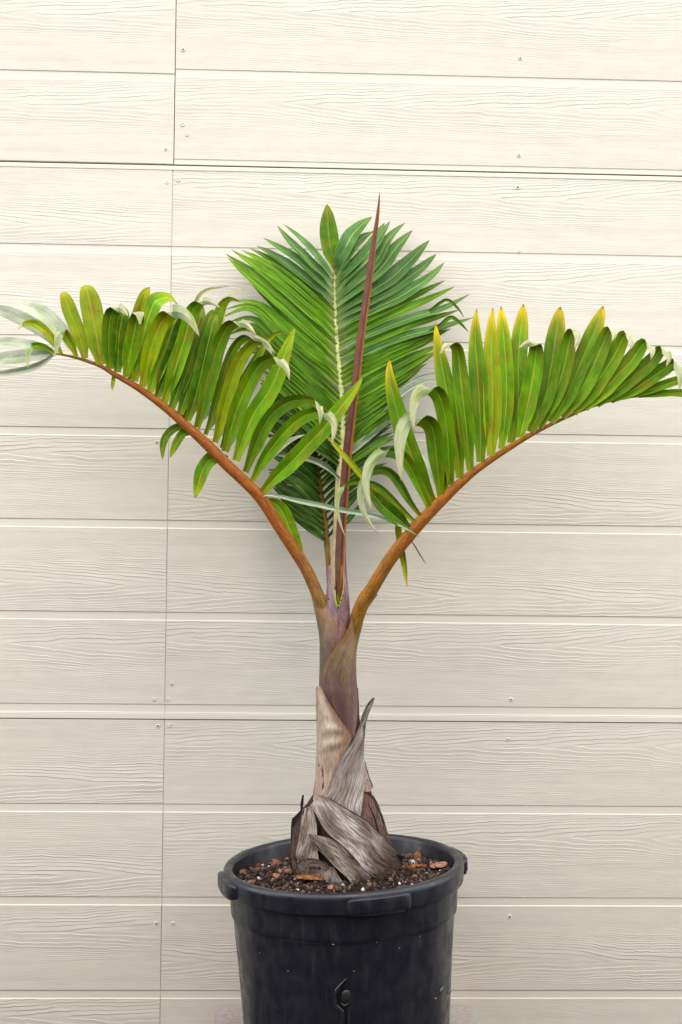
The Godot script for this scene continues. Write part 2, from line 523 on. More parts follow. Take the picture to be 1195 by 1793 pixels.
#---------------------------------------------------------------- the wall
func quad_strip(mesh: ArrayMesh, x0: float, x1: float, prof: Array, m: Material, u0: float, along := 1) -> void:
	# prof: (y, z, v) from the top down
	var p := PackedVector3Array()
	var uv := PackedVector2Array()
	for q in prof:
		for k in along + 1:
			var x := lerpf(x0, x1, k / float(along))
			p.append(Vector3(x, q[0], q[1]))
			uv.append(Vector2(u0 + x / 2.0, q[2]))
	grid(mesh, p, prof.size(), along + 1, uv, PackedColorArray(), m, true)

const CHANNEL := 0.0185
# one board of the siding: its groove at the top (if it has one) and its face, down to the next groove
func plank(wall: Node, x0: float, x1: float, top: float, low: float, groove: bool) -> void:
	var mesh := ArrayMesh.new()
	var u0 := (0.02 + rng.randf() * maxf(0.0, 0.96 - (x1 - x0) / 2.0)) - x0 / 2.0
	var m: Material = M["siding%d" % (rng.randi() % 4)]
	var dz := rng.randf_range(-0.0003, 0.0003)
	var y := top
	if groove and top - low < CHANNEL - 0.001:
		# a groove cut off by the panel's lower edge
		quad_strip(mesh, x0, x1, [[top + 0.0002, -0.0018, 0.0], [low, -0.0017, 0.05]], M.paint, u0)
		quad_strip(mesh, x0, x1, [[low, -0.0017, 0.0], [low, -0.0095, 0.01]], M.paint, u0)
		y = low
	elif groove:
		quad_strip(mesh, x0, x1, [[top + 0.0002, -0.0018, 0.0], [top - CHANNEL + 0.0022, -0.0017, 0.05]], M.paint, u0)
		quad_strip(mesh, x0, x1, [[top - CHANNEL + 0.0022, -0.0017, 0.0], [top - CHANNEL, dz, 0.01]], M.paint, u0)
		y = top - CHANNEL
	var h := y - low
	if h > 0.004:
		quad_strip(mesh, x0, x1, [[y, dz, 0.02], [low + 0.0012, dz, 0.02 + h / 0.2032]], m, u0)
		quad_strip(mesh, x0, x1, [[low + 0.0012, dz, 0.0], [low + 0.0004, dz - 0.0005, 0.002], [low, dz - 0.0014, 0.004]], M.paint, u0)
		quad_strip(mesh, x0, x1, [[low, dz - 0.0014, 0.0], [low, -0.0095, 0.01]], M.paint, u0)
	for side in [x0, x1]:
		var p := PackedVector3Array([Vector3(side, top, -0.0095), Vector3(side, top, -0.0018 if groove else dz), Vector3(side, low, -0.0095), Vector3(side, low, dz if h > 0.004 else -0.0018)])
		grid(mesh, p, 2, 2, PackedVector2Array([Vector2(0, 0), Vector2(0.01, 0), Vector2(0, 1), Vector2(0.01, 1)]), PackedColorArray(), M.paint, side == x1)
	part(mesh, "siding_plank", wall)

func panel(wall: Node, x0: float, x1: float, top: float, grooves: Array, low: float) -> void:
	var y := top
	var cut := false
	for g in grooves + [low]:
		if y - g > 0.003: plank(wall, x0, x1, y, g, cut)
		y = g
		cut = true

func box_bevelled(size: Vector3, bevel: float) -> ArrayMesh:
	var st := SurfaceTool.new()
	st.begin(Mesh.PRIMITIVE_TRIANGLES)
	var c := CSGBox3D.new()
	c.free()
	var e := size * 0.5
	var b := bevel
	# each face inset, then the chamfers between them
	var faces := []
	for axis in 3:
		for s in [-1.0, 1.0]:
			var a := Vector3.ZERO
			a[axis] = s
			var u := Vector3.ZERO
			u[(axis + 1) % 3] = 1.0
			var v := Vector3.ZERO
			v[(axis + 2) % 3] = 1.0
			var q := []
			for k in [[-1, -1], [1, -1], [1, 1], [-1, 1]]:
				q.append(a * e[axis] + u * (e[(axis + 1) % 3] - b) * k[0] + v * (e[(axis + 2) % 3] - b) * k[1])
			faces.append([q, a])
	for i in 3:
		for s1 in [-1.0, 1.0]:
			for s2 in [-1.0, 1.0]:
				var j := (i + 1) % 3
				var k := (i + 2) % 3
				var q := []
				for w in [[-1, 0], [1, 0], [1, 1], [-1, 1]]:
					var p := Vector3.ZERO
					p[i] = (e[i] - b) * w[0]
					p[j] = s1 * (e[j] - b * w[1])
					p[k] = s2 * (e[k] - b * (1 - w[1]))
					q.append(p)
				var nn := Vector3.ZERO
				nn[j] = s1
				nn[k] = s2
				faces.append([q, nn.normalized()])
	for f in faces:
		var q: Array = f[0]
		var nn: Vector3 = f[1]
		var g: Vector3 = (q[2] - q[0]).cross(q[1] - q[0])
		var order := [0, 1, 2, 0, 2, 3] if g.dot(nn) > 0.0 else [0, 2, 1, 0, 3, 2]
		for o in order:
			st.set_normal(nn)
			st.set_uv(Vector2(q[o].x, q[o].y))
			st.add_vertex(q[o])
	return st.commit()

func disc_head(radius: float) -> ArrayMesh:
	var st := ArrayMesh.new()
	var prof := [[0.0, -0.0022], [0.22, -0.0020], [0.30, 0.0004], [0.75, 0.0007], [1.0, 0.0002], [1.15, -0.001]]
	var p := PackedVector3Array()
	var uv := PackedVector2Array()
	for q in prof:
		for k in 13:
			var a := TAU * k / 12.0
			p.append(Vector3(cos(a) * radius * q[0], sin(a) * radius * q[0], q[1]))
			uv.append(Vector2(k / 12.0, q[0]))
	grid(st, p, prof.size(), 13, uv, PackedColorArray(), M.nail, true, true)
	return st

func build_wall() -> void:
	var wall := thing("siding_wall", Vector3.ZERO, "cream painted siding wall of grooved wood-grain boards behind the potted palm", "wall")
	var jx := -0.2715
	# middle row of panels, then the lower row, then the upper row (the upper right panel sits a little higher)
	var mid := [1.868, 1.6648, 1.4616, 1.2584, 1.0552, 0.852]
	var lower := [0.6335, 0.4303, 0.2271]
	for s in [[-1.49, jx - 0.0009], [jx + 0.0009, 1.62]]:
		panel(wall, s[0], s[1], 2.038, mid, 0.8335)
		panel(wall, s[0], s[1], 0.8185, lower, 0.03)
	panel(wall, -1.49, jx + 0.0008, 2.66, [2.4587, 2.2555], 2.0525)
	panel(wall, jx + 0.0026, 1.62, 2.66, [2.4665, 2.2665, 2.0640], 2.0528)
	part(box_bevelled(Vector3(3.11, 2.65, 0.09), 0.003), "wall_sheathing", wall, M.gap).position = Vector3(0.065, 1.335, -0.056)
	for s in [[2.0435, 0.0105, 0.0012], [0.8262, 0.0128, 0.0012]]:
		var o := part(box_bevelled(Vector3(3.11, s[1], 0.012), 0.0012), "flashing_strip", wall, M.strip)
		o.position = Vector3(0.065, s[0], -0.006 + s[2])
	# paint and caulk close the upright joints of the middle and lower panels
	for s in [[2.036, 0.835, 0.0021], [0.816, 0.03, 0.0017]]:
		var o := part(box_bevelled(Vector3(s[2], s[0] - s[1], 0.008), 0.0003), "caulk_line", wall, M.caulk)
		o.position = Vector3(jx, (s[0] + s[1]) * 0.5, -0.0052)
	var head := disc_head(0.0042)
	var dot := SphereMesh.new()
	dot.radius = 0.0016
	dot.height = 0.0032
	dot.radial_segments = 8
	dot.rings = 4
	for q in NAILS:
		var o := part(head, "nail_head", wall)
		o.position = Vector3(q[0], q[1], 0.0012)
		o.rotation.z = q[0] * 50.0
		o.scale = Vector3.ONE * (0.8 + 0.3 * absf(sin(q[1] * 77.0)))
		if q[2] > 0.0:
			var d := part(dot, "nail_hole", o, M.hole)
			d.position.z = 0.0002

#---------------------------------------------------------------- pot, soil and what lies on it
const POT_H := 0.385
func pot_point(r: float, a: float, y: float) -> Vector3:
	# y: 0 at the base, POT_H at the rim; the rim hangs a little lower at the left and front
	var k := clampf(y / POT_H, 0.0, 1.0)
	var x := cos(a) * r
	var z := sin(a) * r
	return Vector3(x - 0.012 * k, y + k * (0.049 * x - 0.030 * z), z + 0.006 * k)

func lathe(mesh: ArrayMesh, prof: Array, m: Material, wob := 0.0) -> void:
	var n := 120
	var p := PackedVector3Array()
	var uv := PackedVector2Array()
	for i in prof.size():
		for k in n + 1:
			var a := TAU * k / n
			var r: float = prof[i][0] + wob * noise.get_noise_2d(cos(a) * 30.0 + 90.0, sin(a) * 30.0 + prof[i][1] * 60.0)
			p.append(pot_point(r, a, prof[i][1]))
			uv.append(Vector2(k / float(n) * 2.0, 1.0 - prof[i][1] / POT_H))
	grid(mesh, p, prof.size(), n + 1, uv, PackedColorArray(), m, false, true)

func build_pot() -> Node3D:
	var pot := thing("plant_pot", POT_AT, "round black plastic nursery pot with thick rim and lug handles", "plant pot")
	var body := ArrayMesh.new()
	lathe(body, [[0.205, 0.33], [0.196, 0.02], [0.0, 0.02]], M.pot_dark)
	lathe(body, [[0.0, 0.0], [0.186, 0.0], [0.1935, 0.004], [0.1955, 0.012], [0.2015, 0.08], [0.2085, 0.17], [0.2150, 0.255], [0.2172, 0.287], [0.2184, 0.2895], [0.2215, 0.292], [0.2225, 0.30], [0.2240, 0.345], [0.2250, 0.352]], M.pot, 0.0025)
	part(body, "pot_body", pot)
	var rim := ArrayMesh.new()
	lathe(rim, [[0.2240, 0.347], [0.2330, 0.3455], [0.2348, 0.3475], [0.2365, 0.372], [0.2362, 0.3785], [0.2335, 0.3832], [0.2290, 0.3846], [0.2215, 0.3838], [0.2180, 0.3815], [0.2165, 0.376], [0.2120, 0.352], [0.205, 0.328]], M.pot, 0.0012)
	part(rim, "rim", pot)
	# four lugs moulded on the rim band
	for k in 4:
		var mid := deg_to_rad(76.0 + 90.0 * k)
		var mesh := ArrayMesh.new()
		var prof := [[0.2345, 0.3785], [0.2450, 0.3785], [0.2478, 0.3755], [0.2482, 0.3555], [0.2440, 0.3450], [0.2335, 0.3440]]
		var along := 25
		var p := PackedVector3Array()
		var uv := PackedVector2Array()
		for q in prof:
			for i in along:
				var t := i / (along - 1.0) * 2.0 - 1.0
				var swell := pow(1.0 - pow(absf(t), 6.0), 0.5)
				var r: float = lerpf(0.2340, q[0], swell)
				p.append(pot_point(r, mid + t * 0.27, lerpf(0.362, q[1], 0.35 + 0.65 * swell)))
				uv.append(Vector2(mid / TAU * 2.0 + t * 0.1, 1.0 - q[1] / POT_H))
		grid(mesh, p, prof.size(), along, uv, PackedColorArray(), M.pot, true)
		part(mesh, "lug_handle", pot)
	# a heat scar low on the front: lips of plastic round a slit and a blister
	var scar := Node3D.new()
	put(scar, "melted_scar", pot)
	scar.set_meta("label", "melted slit and blister low on the pot's front")
	var lip_tint := func(_t, _a): return Color(0.13, 0.13, 0.15)
	var lips := [
		[SCAR_PTS_A, [3.0, 6.0, 7.5, 7.0, 10.0, 9.0, 9.0, 9.0]],
		[SCAR_PTS_B, [2.0, 5.0, 8.0, 8.0, 7.0]],
	]
	for l in lips:
		var pts := PackedVector3Array()
		var wd := PackedFloat32Array()
		for i in l[0].size():
			pts.append(pot_front(l[0][i][0], l[0][i][1], 0.0005))
			wd.append(l[1][i] * 0.001)
		part(limb(pts, wd, 0.95, lip_tint, M.scar_v, 40, 10), "scar_lip", scar)
	for l in [[SLIT_A, 9.0], [SLIT_B, 7.0]]:
		var pts := PackedVector3Array()
		var wd := PackedFloat32Array()
		for i in l[0].size():
			pts.append(pot_front(l[0][i][0], l[0][i][1], 0.0022))
			wd.append(l[1] * 0.001 * (0.3 if i == 0 or i == l[0].size() - 1 else 1.0))
		part(limb(pts, wd, 0.5, func(_t, _a): return Color(0.02, 0.02, 0.02), M.scar_v, 24, 8), "slit", scar)
	var blister := SphereMesh.new()
	blister.radius = 0.0115
	blister.height = 0.031
	var bo := part(blister, "blister", scar, M.pot_scar)
	bo.position = pot_front(BLISTER[0], BLISTER[1], -0.004)
	bo.scale = Vector3(1, 1, 0.7)
	bo.rotation.z = -0.35
	var speck := SphereMesh.new()
	speck.radius = 0.0013
	speck.height = 0.0018
	speck.radial_segments = 8
	speck.rings = 4
	for q in SPECKS:
		var o := part(speck, "dirt_speck", pot, M.speck)
		o.position = pot_front(q[0], q[1], 0.0008 if q[1] < 0.34 else 0.0155)
		o.scale = Vector3.ONE * q[2]
	for q in SCRATCHES:
		var pts := PackedVector3Array()
		for e in q: pts.append(pot_front(e[0], e[1], 0.0))
		part(limb(pts, PackedFloat32Array([0.0003, 0.0012, 0.0003]), 0.5, func(_t, _a): return Color(0.27, 0.28, 0.33), M.scar_v, 20, 6), "scratch", pot)
	for q in DENTS:
		var pts := PackedVector3Array()
		for e in q: pts.append(pot_front(e[0], e[1], 0.0002))
		part(limb(pts, PackedFloat32Array([0.002, 0.008, 0.003]), 0.35, func(_t, _a): return Color(0.03, 0.03, 0.03), M.scar_v, 16, 8), "puncture", pot)
	return pot

# a point on the pot's outside, given as sideways and height from its base centre
func pot_front(x: float, y: float, off: float) -> Vector3:
	var r := lerpf(0.1955, 0.2172, clampf((y - 0.012) / 0.275, 0.0, 1.0)) + off
	var k := y / POT_H
	var s := clampf((x + 0.012 * k) / r, -0.999, 0.999)
	return pot_point(r, acos(s), y - k * (0.049 * s * r - 0.030 * r * sqrt(1.0 - s * s)))

func soil_height(x: float, z: float) -> float:
	var r := sqrt(x * x + z * z)
	var y := POT_H - 0.017 + 0.049 * x - 0.030 * z
	y += 0.012 * exp(-r * r / 0.012) - 0.010 * smoothstep(0.12, 0.21, r) - 0.016 * smoothstep(-0.02, -0.2, z) 
	return y + 0.006 * noise.get_noise_2d(x * 300.0, z * 300.0) + 0.003 * noise.get_noise_2d(x * 1100.0 + 40.0, z * 1100.0)

func lump(seed_at: int, flat: float) -> ArrayMesh:
	var r := RandomNumberGenerator.new()
	r.seed = seed_at
	var rows := 6
	var cols := 9
	var p := PackedVector3Array()
	var uv := PackedVector2Array()
	for i in rows:
		var th := PI * i / (rows - 1.0)
		var ring := []
		for j in cols - 1:
			var k := r.randf_range(0.7, 1.15) if i > 0 and i < rows - 1 else 0.9
			ring.append(Vector3(sin(th) * cos(TAU * j / (cols - 1.0)), cos(th) * flat, sin(th) * sin(TAU * j / (cols - 1.0))) * k)
		ring.append(ring[0])
		for j in cols:
			p.append(ring[j])
			uv.append(Vector2(j / 8.0, i / 5.0))
	var mesh := ArrayMesh.new()
	grid(mesh, p, rows, cols, uv, PackedColorArray(), M.crumb, true, true)
	return mesh

func scatter(parent: Node, called: String, mesh: Mesh, count: int, lo: float, hi: float, colours: Array, where: Callable) -> void:
	var mu := MultiMesh.new()
	mu.transform_format = MultiMesh.TRANSFORM_3D
	mu.use_colors = true
	mu.mesh = mesh
	mu.instance_count = count
	for i in count:
		var q: Vector3 = where.call()
		var s := lo * pow(hi / lo, pow(rng.randf(), 2.2))
		var b := Basis.from_euler(Vector3(rng.randf() * TAU, rng.randf() * TAU, rng.randf() * TAU)).scaled(Vector3(s, s, s) * rng.randf_range(0.8, 1.2))
		mu.set_instance_transform(i, Transform3D(b, q + Vector3(0, s * 0.3, 0)))
		var c: Color = colours[rng.randi() % colours.size()]
		mu.set_instance_color(i, c * rng.randf_range(0.6, 1.3))
	var o := MultiMeshInstance3D.new()
	o.multimesh = mu
	put(o, called, parent)
	o.set_meta("kind", "stuff")

func build_soil() -> void:
	var mesh := ArrayMesh.new()
	var p := PackedVector3Array()
	var uv := PackedVector2Array()
	var rows := 60
	var cols := 121
	for i in rows:
		var r := 0.2145 * (1.0 - i / (rows - 1.0)) + 0.0001
		for j in cols:
			var a := TAU * j / (cols - 1.0)
			var x := cos(a) * r
			var z := sin(a) * r
			p.append(Vector3(x, soil_height(x, z), z))
			uv.append(Vector2(x, z) * 5.0)
	grid(mesh, p, rows, cols, uv, PackedColorArray(), M.soil, false, true)
	var soil := MeshInstance3D.new()
	soil.mesh = mesh
	soil.position = POT_AT + Vector3(-0.012, 0, 0.006)
	put(soil, "potting_soil", self)
	tag(soil, "dark crumbly potting soil filling the black pot", "soil", "", "stuff")
	var anywhere := func() -> Vector3:
		var r := 0.208 * sqrt(rng.randf())
		var a := rng.randf() * TAU
		return Vector3(cos(a) * r, soil_height(cos(a) * r, sin(a) * r), sin(a) * r)
	var dark := [Color(0.030, 0.020, 0.016), Color(0.055, 0.036, 0.028), Color(0.020, 0.016, 0.014), Color(0.085, 0.050, 0.038), Color(0.05, 0.042, 0.038)]
	scatter(soil, "soil_crumb", lump(1, 0.7), 5200, 0.0012, 0.0058, dark, anywhere)
	scatter(soil, "soil_flake", lump(2, 0.35), 1700, 0.0018, 0.0072, dark + [Color(0.16, 0.085, 0.055), Color(0.12, 0.10, 0.085)], anywhere)
	scatter(soil, "mulch_flake", lump(5, 0.28), 130, 0.003, 0.0095, [Color(0.22, 0.10, 0.06), Color(0.16, 0.10, 0.08), Color(0.30, 0.17, 0.10), Color(0.20, 0.15, 0.13)], anywhere)
	scatter(soil, "perlite_grain", lump(3, 0.8), 460, 0.0010, 0.0042, [Color(0.62, 0.60, 0.57), Color(0.5, 0.48, 0.46), Color(0.36, 0.33, 0.31)], anywhere)

# a splinter of bark: a thin bent blade with a ragged outline
func chip(called: String, x: float, z: float, length: float, wide: float, turn: float, lean: float, c1: Color, c2: Color, label: String, category: String, high := 0.004) -> void:
	var rows := 14
	var cols := 7
	var top := PackedVector3Array()
	var low := PackedVector3Array()
	var uv := PackedVector2Array()
	var col := PackedColorArray()
	var sd := rng.randf() * 300.0
	for i in rows:
		var v := i / (rows - 1.0) * 2.0 - 1.0
		var w := wide * 0.5 * pow(1.0 - pow(absf(v), 2.6), 0.6) * (1.0 + 0.5 * noise.get_noise_2d(sd, v * 90.0)) + 0.0002
		for j in cols:
			var u := j / (cols - 1.0) * 2.0 - 1.0
			var y := 0.0025 * (1.0 - u * u) + 0.12 * length * (1.0 - v * v) * 0.4 + 0.0012 * noise.get_noise_2d(sd + u * 40.0, v * 120.0)
			var q := Vector3(v * length * 0.5, y, u * w + 0.1 * length * noise.get_noise_2d(sd + 60.0, v * 40.0))
			top.append(q)
			low.append(q - Vector3(0, 0.0022 * (1.0 - u * u) + 0.0004, 0))
			uv.append(Vector2(u * 0.12 + sd, v * 0.3))
			col.append(tone(c1, c2, 0.5 + noise.get_noise_2d(sd + u * 50.0, v * 60.0) * 1.4))
	var mesh := ArrayMesh.new()
	grid(mesh, top, rows, cols, uv, col, M.chip, true)
	grid(mesh, low, rows, cols, uv, col, M.chip, false)
	var o := MeshInstance3D.new()
	o.mesh = mesh
	var lx := x + 0.012
	var lz := z - 0.006
	o.position = POT_AT + Vector3(x, soil_height(lx, lz) + high, z)
	o.rotation = Vector3(0.25, turn, lean)
	put(o, called, self)
	tag(o, label, category)

func stone(called: String, x: float, z: float, size: float, c: Color, label: String, sd: int) -> void:
	var m := plain(c, 0.85, 0.3)
	var o := MeshInstance3D.new()
	o.mesh = lump(sd, 0.75)
	o.material_override = m
	o.scale = Vector3(size, size * 0.8, size * 0.9)
	o.position = POT_AT + Vector3(x, soil_height(x + 0.012, z - 0.006) + size * 0.4, z)
	o.rotation.y = sd
	put(o, called, self)
	tag(o, label, "pebble")

func build_palm() -> void:
	palm = thing("bottle_palm", Vector3(0.1150, 0.5490, 0.3300), "young bottle palm with arching green fronds and one tall brown spear", "palm")
	var core := PackedVector3Array()
	var core_w := PackedFloat32Array()
	for s in STEM:
		if s[0] > STEM_CUT: break
		core.append(Vector3(s[1], s[0], 0.0) * 0.001)
		core_w.append(s[2] * (0.00188 if s[0] < STEM_CUT - 60 else 0.0012))
	part(limb(core, core_w, 1.0, func(t, a): return tone(Color(0.22, 0.16, 0.14), Color(0.34, 0.24, 0.22), t), M.dry, 60, 32), "swollen_trunk", palm)
	var left_frond := part(limb(mm([-29, 482, 2, -38, 511, 3, -49, 535, 5, -64, 571, 6, -83, 611, 8, -108, 650, 11, -134, 689, 13, -159, 728, 15, -179, 755, 18, -210, 785, 20, -243, 815, 23, -283, 855, 26, -317, 885, 29, -358, 920, 31, -413, 959, 34, -462, 986, 38, -490, 1002, 41, -539, 1017, 44, -576, 1023, 47]), PackedFloat32Array([0.0226, 0.0260, 0.0271, 0.0248, 0.0237, 0.0237, 0.0236, 0.0236, 0.0236, 0.0225, 0.0224, 0.0213, 0.0190, 0.0168, 0.0134, 0.0100, 0.0078, 0.0056, 0.0033]), 0.95, func(t, a): return tone(tone(Color(0.52, 0.42, 0.26), Color(0.62, 0.35, 0.13), t * 3.5), Color(0.60, 0.50, 0.16), smoothstep(-0.80, -1.0, cos(a)) * 0.8 + 0.5 * smoothstep(0.8, 1.0, t) + 0.2 * noise.get_noise_2d(t * 90.0, a * 6.0)), M.stalk, 70, 18), "frond", palm)
	left_frond.set_meta("label", "frond arching to the left, its leaflets raised in a row")
	var right_frond := part(limb(mm([5, 474, 10, 15, 503, 16, 22, 527, 21, 32, 552, 27, 44, 569, 33, 61, 599, 39, 81, 632, 44, 102, 660, 47, 143, 709, 49, 193, 761, 51, 220, 786, 54, 249, 810, 56, 307, 850, 58, 363, 884, 61, 421, 913, 63, 478, 937, 66, 535, 952, 68, 592, 957, 70, 652, 957, 73, 697, 952, 75]), PackedFloat32Array([0.0225, 0.0270, 0.0281, 0.0280, 0.0268, 0.0256, 0.0256, 0.0256, 0.0244, 0.0211, 0.0177, 0.0144, 0.0122, 0.0088, 0.0066, 0.0055, 0.0044, 0.0033, 0.0033, 0.0033]), 0.95, func(t, a): return tone(tone(Color(0.54, 0.41, 0.18), Color(0.60, 0.36, 0.12), t * 4.0), Color(0.72, 0.46, 0.10), 0.75 * smoothstep(0.35, 1.0, cos(a)) + 0.4 * smoothstep(0.8, 1.0, t) + 0.2 * noise.get_noise_2d(t * 90.0, a * 6.0)), M.stalk, 70, 18), "frond", palm)
	right_frond.set_meta("label", "frond arching to the right, its leaflets yellow at the tips")
	leaf(left_frond, "y", 28.9, 0.162, "r", [-517, 1014, 49, -524, 1045, 48, -536, 1076, 47, -549, 1108, 46, -559, 1136, 45, -566, 1144, 35], Vector3(0.22, 0.15, 1), 0.45)
	leaf(left_frond, "y", 42.0, 0.162, "r", [-487, 1003, 46, -494, 1046, 44, -502, 1086, 43, -510, 1124, 41, -517, 1151, 40, -522, 1160, 28], Vector3(0.22, 0.15, 1), 0.45)
	leaf(left_frond, "y", 18.8, 0.2, "c", [-534, 1017, 49, -542, 1038, 55, -551, 1053, 61, -557, 1060, 71, -560, 1053, 93, -561, 1036, 103, -565, 1008, 109], Vector3(0.22, 0.15, 1), 0.45)
	leaf(left_frond, "y", 16.6, 0.2, "c", [-562, 1021, 52, -575, 1043, 56, -592, 1064, 60, -611, 1077, 64, -624, 1076, 76, -632, 1070, 90, -636, 1060, 100], Vector3(0.22, 0.15, 1), 0.45)
	leaf(left_frond, "g", 13.3, 0.2, "c", [-571, 1020, 52, -586, 1029, 57, -602, 1035, 62, -613, 1033, 72, -617, 1024, 90, -618, 1007, 98, -616, 985, 102], Vector3(0.22, 0.15, 1), 0.45)
	leaf(left_frond, "g", 30.0, 0.18000000000000002, "c", [-470, 995, 43, -471, 1029, 51, -470, 1061, 59, -467, 1087, 67, -461, 1103, 75, -447, 1105, 101, -436, 1098, 115, -425, 1084, 123], Vector3(0.22, 0.15, 1), 0.45)
	leaf(left_frond, "d", 31.4, 0.18000000000000002, "r", [-455, 989, 43, -453, 1024, 49, -451, 1056, 57, -446, 1083, 63, -442, 1101, 65, -441, 1114, 55], Vector3(0.22, 0.15, 1), 0.45)
	leaf(left_frond, "g", 31.3, 0.18000000000000002, "c", [-438, 980, 43, -432, 1013, 51, -426, 1039, 59, -420, 1066, 67, -416, 1085, 73, -411, 1097, 93, -406, 1093, 109, -404, 1068, 121], Vector3(0.22, 0.15, 1), 0.45)
	leaf(left_frond, "y", 31.6, 0.18000000000000002, "r", [-430, 978, 25, -424, 1027, 29, -418, 1071, 33, -412, 1110, 35, -404, 1144, 35, -397, 1159, 27], Vector3(0.22, 0.15, 1), 0.45)
	leaf(left_frond, "g", 31.5, 0.18000000000000002, "r", [-422, 972, 39, -416, 1006, 43, -409, 1042, 45, -398, 1090, 45, -390, 1115, 43, -383, 1130, 41, -371, 1139, 23, -358, 1143, 9, -344, 1131, -1], Vector3(0.22, 0.15, 1), 0.45)
	leaf(left_frond, "y", 32.6, 0.18000000000000002, "c", [-406, 962, 39, -399, 997, 47, -390, 1030, 55, -376, 1070, 63, -364, 1090, 69, -349, 1098, 89, -333, 1099, 107, -313, 1085, 121, -300, 1066, 129, -290, 1046, 133], Vector3(0.22, 0.15, 1), 0.45)
	leaf(left_frond, "g", 32.8, 0.18000000000000002, "r", [-391, 952, 39, -382, 987, 43, -369, 1020, 47, -354, 1059, 49, -343, 1093, 47, -336, 1116, 39], Vector3(0.22, 0.15, 1), 0.45)
	leaf(left_frond, "d", 32.8, 0.18000000000000002, "r", [-377, 943, 36, -363, 981, 42, -346, 1025, 48, -334, 1064, 52, -323, 1100, 56, -318, 1117, 50], Vector3(0.22, 0.15, 1), 0.45)
	leaf(left_frond, "g", 31.3, 0.18000000000000002, "c", [-364, 933, 36, -351, 970, 44, -337, 1014, 52, -323, 1058, 58, -313, 1099, 64, -305, 1114, 70, -293, 1120, 90, -279, 1121, 102, -263, 1113, 112, -251, 1103, 116], Vector3(0.22, 0.15, 1), 0.45)
	leaf(left_frond, "d", 31.5, 0.18000000000000002, "r", [-349, 922, 36, -336, 960, 40, -321, 1004, 44, -306, 1054, 46, -296, 1100, 44, -290, 1121, 36], Vector3(0.22, 0.15, 1), 0.45)
	leaf(left_frond, "d", 31.5, 0.18000000000000002, "r", [-333, 910, 36, -320, 949, 40, -305, 993, 44, -290, 1043, 46, -279, 1092, 44, -271, 1117, 36], Vector3(0.22, 0.15, 1), 0.45)
	leaf(left_frond, "g", 29.0, 0.18000000000000002, "p", [-327, 904, 22, -312, 939, 26, -296, 990, 30, -279, 1046, 34, -264, 1096, 36, -253, 1124, 40, -242, 1134, 50, -230, 1133, 60, -216, 1126, 68], Vector3(0.22, 0.15, 1), 0.45)
	leaf(left_frond, "d", 30.1, 0.198, "r", [-318, 898, 34, -304, 938, 42, -291, 993, 50, -280, 1042, 56, -269, 1087, 58, -262, 1107, 50], Vector3(0.22, 0.15, 1), 0.45)
	leaf(left_frond, "g", 30.1, 0.198, "c", [-300, 884, 34, -288, 925, 42, -275, 982, 50, -261, 1035, 58, -246, 1069, 66, -233, 1082, 78, -216, 1081, 98, -200, 1073, 110, -190, 1062, 118, -183, 1052, 122], Vector3(0.22, 0.15, 1), 0.45)
	leaf(left_frond, "g", 18.9, 0.25, "c", [-283, 871, 31, -273, 900, 35, -259, 950, 39, -244, 1000, 45, -230, 1036, 51, -213, 1056, 63, -195, 1056, 83, -177, 1050, 97, -161, 1039, 107, -147, 1017, 115], Vector3(0.22, 0.15, 1), 0.45)
	leaf(left_frond, "y", 27.5, 0.225, "c", [-264, 856, 31, -254, 894, 39, -241, 944, 47, -226, 993, 55, -206, 1030, 65, -184, 1049, 75, -170, 1045, 93, -161, 1033, 103, -152, 1016, 111], Vector3(0.22, 0.15, 1), 0.45)
	leaf(left_frond, "d", 15.7, 0.3, "p", [-252, 846, 20, -234, 907, 24, -218, 963, 28, -196, 1008, 32, -172, 1051, 32, -163, 1063, 30], Vector3(0.22, 0.15, 1), 0.45)
	leaf(left_frond, "y", 13.4, 0.25, "p", [-241, 838, 18, -217, 908, 22, -195, 986, 28, -176, 1036, 32, -158, 1063, 36, -140, 1072, 46, -127, 1068, 58, -114, 1063, 66], Vector3(0.22, 0.15, 1), 0.45)
	leaf(left_frond, "g", 32.7, 0.198, "c", [-245, 839, 28, -234, 878, 36, -219, 926, 44, -201, 969, 52, -181, 1002, 62, -164, 1013, 74, -148, 1014, 92, -133, 1003, 106, -124, 989, 114, -120, 967, 118], Vector3(0.22, 0.15, 1), 0.45)
	leaf(left_frond, "g", 35.5, 0.18000000000000002, "p", [-223, 821, 28, -209, 864, 34, -188, 913, 38, -163, 951, 42, -146, 985, 44, -131, 1028, 42, -119, 1062, 38, -109, 1087, 34], Vector3(0.22, 0.15, 1), 0.45)
	leaf(left_frond, "g", 28.8, 0.198, "c", [-204, 799, 25, -191, 834, 33, -174, 876, 43, -152, 911, 53, -124, 932, 63, -97, 937, 73, -77, 935, 91, -65, 926, 107, -60, 910, 115, -62, 883, 119], Vector3(0.22, 0.15, 1), 0.45)
	leaf(left_frond, "g", 27.5, 0.198, "c", [-189, 782, 25, -175, 812, 33, -155, 842, 43, -129, 875, 53, -101, 901, 61, -74, 913, 69, -55, 911, 89, -40, 901, 103, -33, 882, 111, -39, 846, 117], Vector3(0.22, 0.15, 1), 0.45)
	leaf(left_frond, "g", 34.2, 0.162, "p", [-171, 759, 23, -150, 784, 33, -120, 813, 41, -84, 851, 49, -51, 887, 53, -21, 925, 53, 6, 961, 51, 25, 989, 47], Vector3(0.22, 0.15, 1), 0.45)
	leaf(left_frond, "p", 33.6, 0.15, "p", [-543, 1035, 35, -569, 1069, 31, -596, 1096, 27, -624, 1114, 23, -649, 1121, 19, -671, 1114, 15], Vector3(0.22, 0.15, 1), 0.20)
